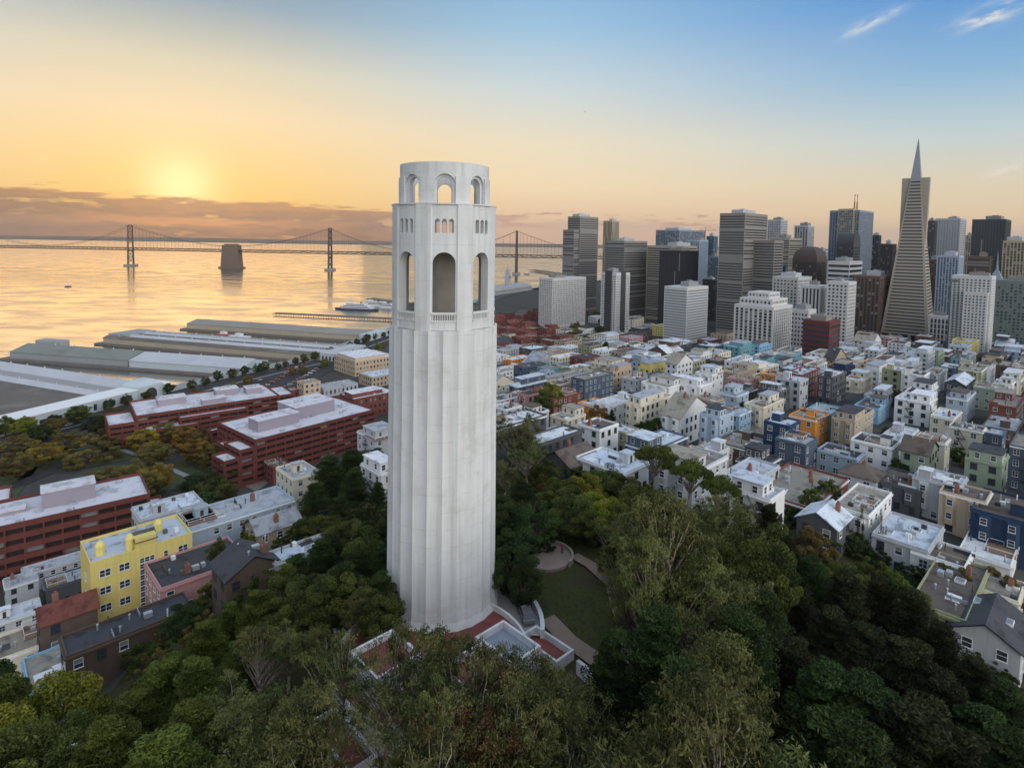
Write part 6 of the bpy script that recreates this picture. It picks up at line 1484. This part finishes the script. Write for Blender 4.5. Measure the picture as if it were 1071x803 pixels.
#--PART7--
# plaza lawns between the offices and the piers
LAWN = mat('plaza grass', (.06, .07, .028), .95, .35, .3); b = MB()
for P_ in ([(-255, 300), (-215, 330), (-225, 365), (-272, 352)], [(-205, 272), (-150, 300), (-172, 332), (-228, 318)], [(-262, 245), (-232, 268), (-258, 318), (-290, 300)]):
    for q in range(6):
        for k in range(6):
            f = lambda i, j: Vector(P_[0]).lerp(Vector(P_[1]), i / 6).lerp(Vector(P_[3]).lerp(Vector(P_[2]), i / 6), j / 6)
            b.quad(*[(v.x, v.y, terr(v.x, v.y) + .25) for v in (f(q, k), f(q + 1, k), f(q + 1, k + 1), f(q, k + 1))])
struct(b.build('lawn', LAWN))
for P_, w_ in ((((188, 512), (235, 492), (275, 474), (322, 452), (372, 428)), 10), (((0, 512), (60, 488), (150, 452), (222, 424)), 8), (((222, 424), (236, 458), (250, 490)), 5), (((120, 466), (160, 480), (200, 498)), 3)):
    v = [at_z(x, y, 4.2) for x, y in P_]; strip('street', [(a.x, a.y) for a in v], w_, ASPH if w_ > 6 else CONC, .36 if w_ > 6 else .33, 5)
v = [at_z(x, y, 4.2) for x, y in ((226, 492), (268, 512), (312, 482), (268, 468))]; b = MB()
for i in range(5):
    for j in range(5):
        f = lambda i, j: v[0].lerp(v[1], i / 5).lerp(v[3].lerp(v[2], i / 5), j / 5)
        b.quad(*[(c_.x, c_.y, terr(c_.x, c_.y) + .30) for c_ in (f(i, j), f(i + 1, j), f(i + 1, j + 1), f(i, j + 1))])
struct(b.build('plaza', mat('pink grey paving', (.20, .165, .15), .9, .3, .2)))
b = MB(); q = [at_z(x, y, 4.3) for x, y in ((262, 402), (318, 372), (350, 384), (312, 408))]
for i in range(6):
    for j in range(6):
        f = lambda i, j: q[0].lerp(q[1], i / 6).lerp(q[3].lerp(q[2], i / 6), j / 6)
        b.quad(*[(v.x, v.y, terr(v.x, v.y) + .35) for v in (f(i, j), f(i + 1, j), f(i + 1, j + 1), f(i, j + 1))])
struct(b.build('car_park', ASPH))
# ------------------------------------------------------------------ cars
def car_proto(name, col):
    L, Wd = 4.4, 1.76; P = [(-2.2, .35), (-2.2, .85), (-1.75, .95), (1.0, .92), (2.05, .78), (2.2, .6), (2.2, .35)]
    C = [(-1.9, .93), (-1.45, 1.40), (.15, 1.42), (.95, .92)]
    def ext(b, P, w, mi=0):
        n = len(P); i = len(b.v); b.v += [(x, -w, z) for x, z in P] + [(x, w, z) for x, z in P]
        for k in range(n): q = (k + 1) % n; b.f.append((i + k, i + n + k, i + n + q, i + q)); b.m.append(mi)
        b.f.append(tuple(i + n - 1 - k for k in range(n))[::-1]); b.f.append(tuple(i + n + k for k in range(n))[::-1]); b.m += [mi, mi]
    r = thing(name, '', 'car'); b = MB(); ext(b, P, Wd / 2); b.box(-1.4, .1, -Wd / 2 * .82, Wd / 2 * .82, 1.36, 1.45); b.build('body', mat('car paint ' + col[0], col[1], .25, .03, spec=.6), r)
    b = MB(); ext(b, C, Wd / 2 * .86); b.build('window', GL, r)
    for sx_ in (-1.35, 1.35):
        for s in (-1, 1): b = MB(); b.tube((sx_, s * .68, .33), (sx_, s * .9, .33), .33, .33, 10); b.build('wheel', DARKM, r)
    for s in (-1, 1): b = MB(); b.box(2.15, 2.22, s * .6 - .2, s * .6 + .2, .6, .74); b.build('headlight', TRIM, r)
    return r
CC = [('black', (.02, .02, .022)), ('white', (.7, .7, .7)), ('silver', (.42, .43, .45)), ('dark blue', (.03, .05, .12)), ('red', (.35, .03, .03)), ('grey', (.16, .165, .17))]
CP = {c[0]: car_proto('parked_car', c) for c in CC}; used = set(); CARS = []
def car(col, x, y, rz, where, z=None):
    o = CP[col] if col not in used else copy_tree(CP[col]); used.add(col)
    o.location = (x, y, (terr(x, y) + .32) if z is None else z); o.rotation_euler = (0, 0, rz); o['group'] = 'parked cars'; CARS.append(dict(o=o, col=col, where=where, px=proj((x, y, terr(x, y)))[0])); return o
for (px, py, c) in ((526, 626, 'black'), (540, 634, 'black'), (553, 642, 'grey')):
    p = at_z(px, py, 77.2); a = max(.05, math.atan2(p.y - 81, p.x + 9.5)); car(c, -9.5 + 12.6 * math.cos(a), 81 + 12.6 * math.sin(a), a + PI / 2, 'along the curved parapet by the tower', 76.78)
for (px, py, c, a) in ((646, 411, 'dark blue', GA), (651, 412, 'black', GA), (656, 410, 'silver', GA), (660, 405, 'white', GA), (664, 402, 'grey', GA), (652, 417, 'red', GA), (644, 416, 'white', GA + PI / 2), (637, 413, 'silver', GA + PI / 2)):
    p = on_terr(px, py, .4); car(c, p.x, p.y, a, 'on the corner by the orange house')
for (px, py) in ((612, 462), (618, 465), (624, 462), (606, 464)):
    p = on_terr(px, py, .4); car(rnd.choice(['white', 'silver', 'grey']), p.x, p.y, GA, 'behind the dark brown roofed house')
nc = 0
for _ in range(2500):
    bi = rnd.randint(-1, 6); t_ = rnd.uniform(-300, 500); s_ = 70 + bi * PS - 6 + rnd.choice([-3.6, 3.6]); x, y = xy_of(s_, t_)
    P_ = proj((x, y, terr(x, y)))
    if not (530 < P_[0] < 1085 and 130 < y < 470) or P_[1] > tree_line(P_[0]) or not clear(s_ - 1.2, s_ + 1.2, t_ - 2.4, t_ + 2.4): continue
    car(rnd.choice(list(CP)), x, y, GA + PI / 2, 'in the streets of the hillside town'); nc += 1
    if nc >= 80: break
rp = coast_off(38)
for k in range(24):
    i = rnd.randint(1, 4); v = Vector(rp[i]).lerp(Vector(rp[i + 1]), rnd.random()); d = (Vector(rp[i + 1]) - Vector(rp[i])).normalized(); o_ = rnd.choice([-9, -5, 5, 9])
    car(rnd.choice(list(CP)), v.x + d.y * o_, v.y - d.x * o_, math.atan2(d.y, d.x), 'on the waterfront road', terr(v.x, v.y) + .6)
for k in range(22):
    u, w_ = (k % 11 + .5) / 11, .3 if k < 11 else .7; v = q[0].lerp(q[1], u).lerp(q[3].lerp(q[2], u), w_); car(rnd.choice(list(CP)), v.x, v.y, R_(30), 'in the waterfront car park', terr(v.x, v.y) + .37)
# ------------------------------------------------------------------ person, lamps, bird
def person(px, py, z):
    p = at_z(px, py, z); bm = [(0, 0, .92), (0, 0, 1.15), (0, 0, 1.42), (0, 0, 1.52), (0, .02, 1.66), (-.19, 0, 1.40), (-.25, .02, 1.12), (-.22, .12, .90), (.19, 0, 1.40), (.25, .02, 1.12), (.22, .12, .90), (-.10, 0, .85), (-.11, .04, .46), (-.11, -.02, .06), (.10, 0, .85), (.12, .06, .46), (.12, .08, .06), (-.11, .14, .03), (.12, .24, .03)]
    ed = [(0, 1), (1, 2), (2, 3), (3, 4), (2, 5), (5, 6), (6, 7), (2, 8), (8, 9), (9, 10), (0, 11), (11, 12), (12, 13), (0, 14), (14, 15), (15, 16), (13, 17), (16, 18)]
    rad = [.14, .15, .14, .06, .115, .07, .05, .04, .07, .05, .04, .095, .065, .05, .095, .065, .05, .045, .045]
    me = bpy.data.meshes.new('person'); me.from_pydata(bm, ed, []); o = obj('tmp', me); md = o.modifiers.new('s', 'SKIN')
    for k, v in enumerate(me.skin_vertices[0].data): v.radius = (rad[k], rad[k]); v.use_root = k == 0
    o.modifiers.new('u', 'SUBSURF').levels = 1
    dg = bpy.context.evaluated_depsgraph_get(); m2 = bpy.data.meshes.new_from_object(o.evaluated_get(dg)); bpy.data.objects.remove(o)
    for x in (mat('red jacket', (.35, .03, .04), .8), mat('dark trousers', (.03, .03, .04), .8), mat('skin', (.45, .28, .2), .6)): m2.materials.append(x)
    for f in m2.polygons: f.material_index = 1 if f.center.z < .9 else 2 if f.center.z > 1.52 else 0
    return tag(obj('person', m2, None, (p.x, p.y, z), 2.2), 'standing person in a red jacket on the round paved viewpoint', 'person')
person(588, 578, 77.45)
p = at_y(70, 781, 62)
lp = thing('street_lamp', 'slim grey street lamp with pale head among trees at lower left corner', 'street lamp', (p.x, p.y, terr(p.x, p.y))); h = p.z - terr(p.x, p.y)
b = MB(); b.tube((0, 0, -1), (0, 0, h), .09, .06, 8); b.tube((0, 0, h), (.7, .2, h + .12), .05, .04, 6); b.build('pole', STEEL, lp)
b = MB(); b.box(.35, 1.0, .02, .3, h + .05, h + .22); b.build('lamp_head', TRIM, lp)
p = at_y(612, 117, 190); b = MB(); b.quad((-.55, 0, .12), (0, -.13, 0), (0, .13, 0), (-.55, .1, .12)); b.quad((.55, 0, .12), (.55, .1, .12), (0, .13, 0), (0, -.13, 0)); b.tube((0, -.3, 0), (0, .3, 0), .03, .07, 6); b.tube((0, .3, 0), (0, .42, .01), .06, .015, 6)
tag(b.build('bird', DARKM, None, p, .6), 'single dark bird flying high in the pale sky right of the tower', 'bird')

# ------------------------------------------------------------------ labels that single things out
ORD = ['first', 'second', 'third', 'fourth', 'fifth', 'sixth', 'seventh', 'eighth', 'ninth', 'tenth', 'eleventh', 'twelfth', 'thirteenth', 'fourteenth', 'fifteenth', 'sixteenth', 'seventeenth', 'eighteenth', 'nineteenth', 'twentieth'] + ['twenty-' + x for x in ('first', 'second', 'third', 'fourth', 'fifth', 'sixth', 'seventh', 'eighth', 'ninth')] + ['thirtieth'] + ['thirty-' + x for x in ('first', 'second', 'third', 'fourth', 'fifth', 'sixth', 'seventh', 'eighth', 'ninth')] + ['fortieth'] + ['forty-' + x for x in ('first', 'second', 'third', 'fourth', 'fifth', 'sixth', 'seventh', 'eighth', 'ninth')]
NUM = {1: 'one', 2: 'two', 3: 'three', 4: 'four'}
FN = {'chimney': 'chimney', 'skylight': 'skylight', 'stair hut': 'roof hut', 'vents': 'roof vents', 'roof deck': 'roof deck', 'penthouse': 'set back top floor'}
KN = {'flat': 'flat', 'gable': 'pitched', 'gabley': 'pitched', 'hip': 'hipped'}
def spread(items, base, key, limit=49):
    """base label when alone, else its place from the left among those alike"""
    D = {}
    for it in items: D.setdefault(base(it), []).append(it)
    for lb, L in D.items():
        L.sort(key=key)
        for k, it in enumerate(L):
            if len(L) == 1: it['o']['label'] = lb
            elif len(L) <= limit: it['o']['label'] = lb + ', ' + ORD[k] + ' from the left'
            else: it['o']['label'] = lb; it['o']['group'] = lb
def hb_(h):
    f = [FN[x] for x in h['feats'][:2]]
    zone = 'nearest the wood' if h['pos'][1] < 200 else 'in the middle blocks' if h['pos'][1] < 330 else 'towards downtown' if h['pos'][1] < 520 else 'below the skyscrapers'
    art = {'dark tar': 'black', 'gravel': 'tan'}.get(h['roof'], h['roof'])
    return f"{h['wall']} {NUM[h['storeys']]}-storey house, {KN[h['kind']]} {art} roof" + (' with ' + ' and '.join(f) if f else '') + ' ' + zone
def short(h):
    lb = hb_(h)
    if len(lb.split()) > 12: lb = hb_(dict(h, feats=h['feats'][:1]))
    if len(lb.split()) > 12: lb = hb_(dict(h, feats=[]))
    return lb
for h in HOUSES: h['o']['group'] = 'hillside houses' if h['label'] is None else 'houses with a look of their own'
spread([h for h in HOUSES if h['label'] is None], short, lambda h: h['p'][0])
spread(TREES, lambda t: f"{t['desc']} {t['where']}", lambda t: t['px'])
for t in TREES: t['o']['group'] = t['o'].get('group') or ('trees and shrubs ' + t['where'])
spread(CARS, lambda c: f"{c['col']} car parked {c['where']}".replace('parked on the waterfront', 'on the waterfront'), lambda c: c['px'])
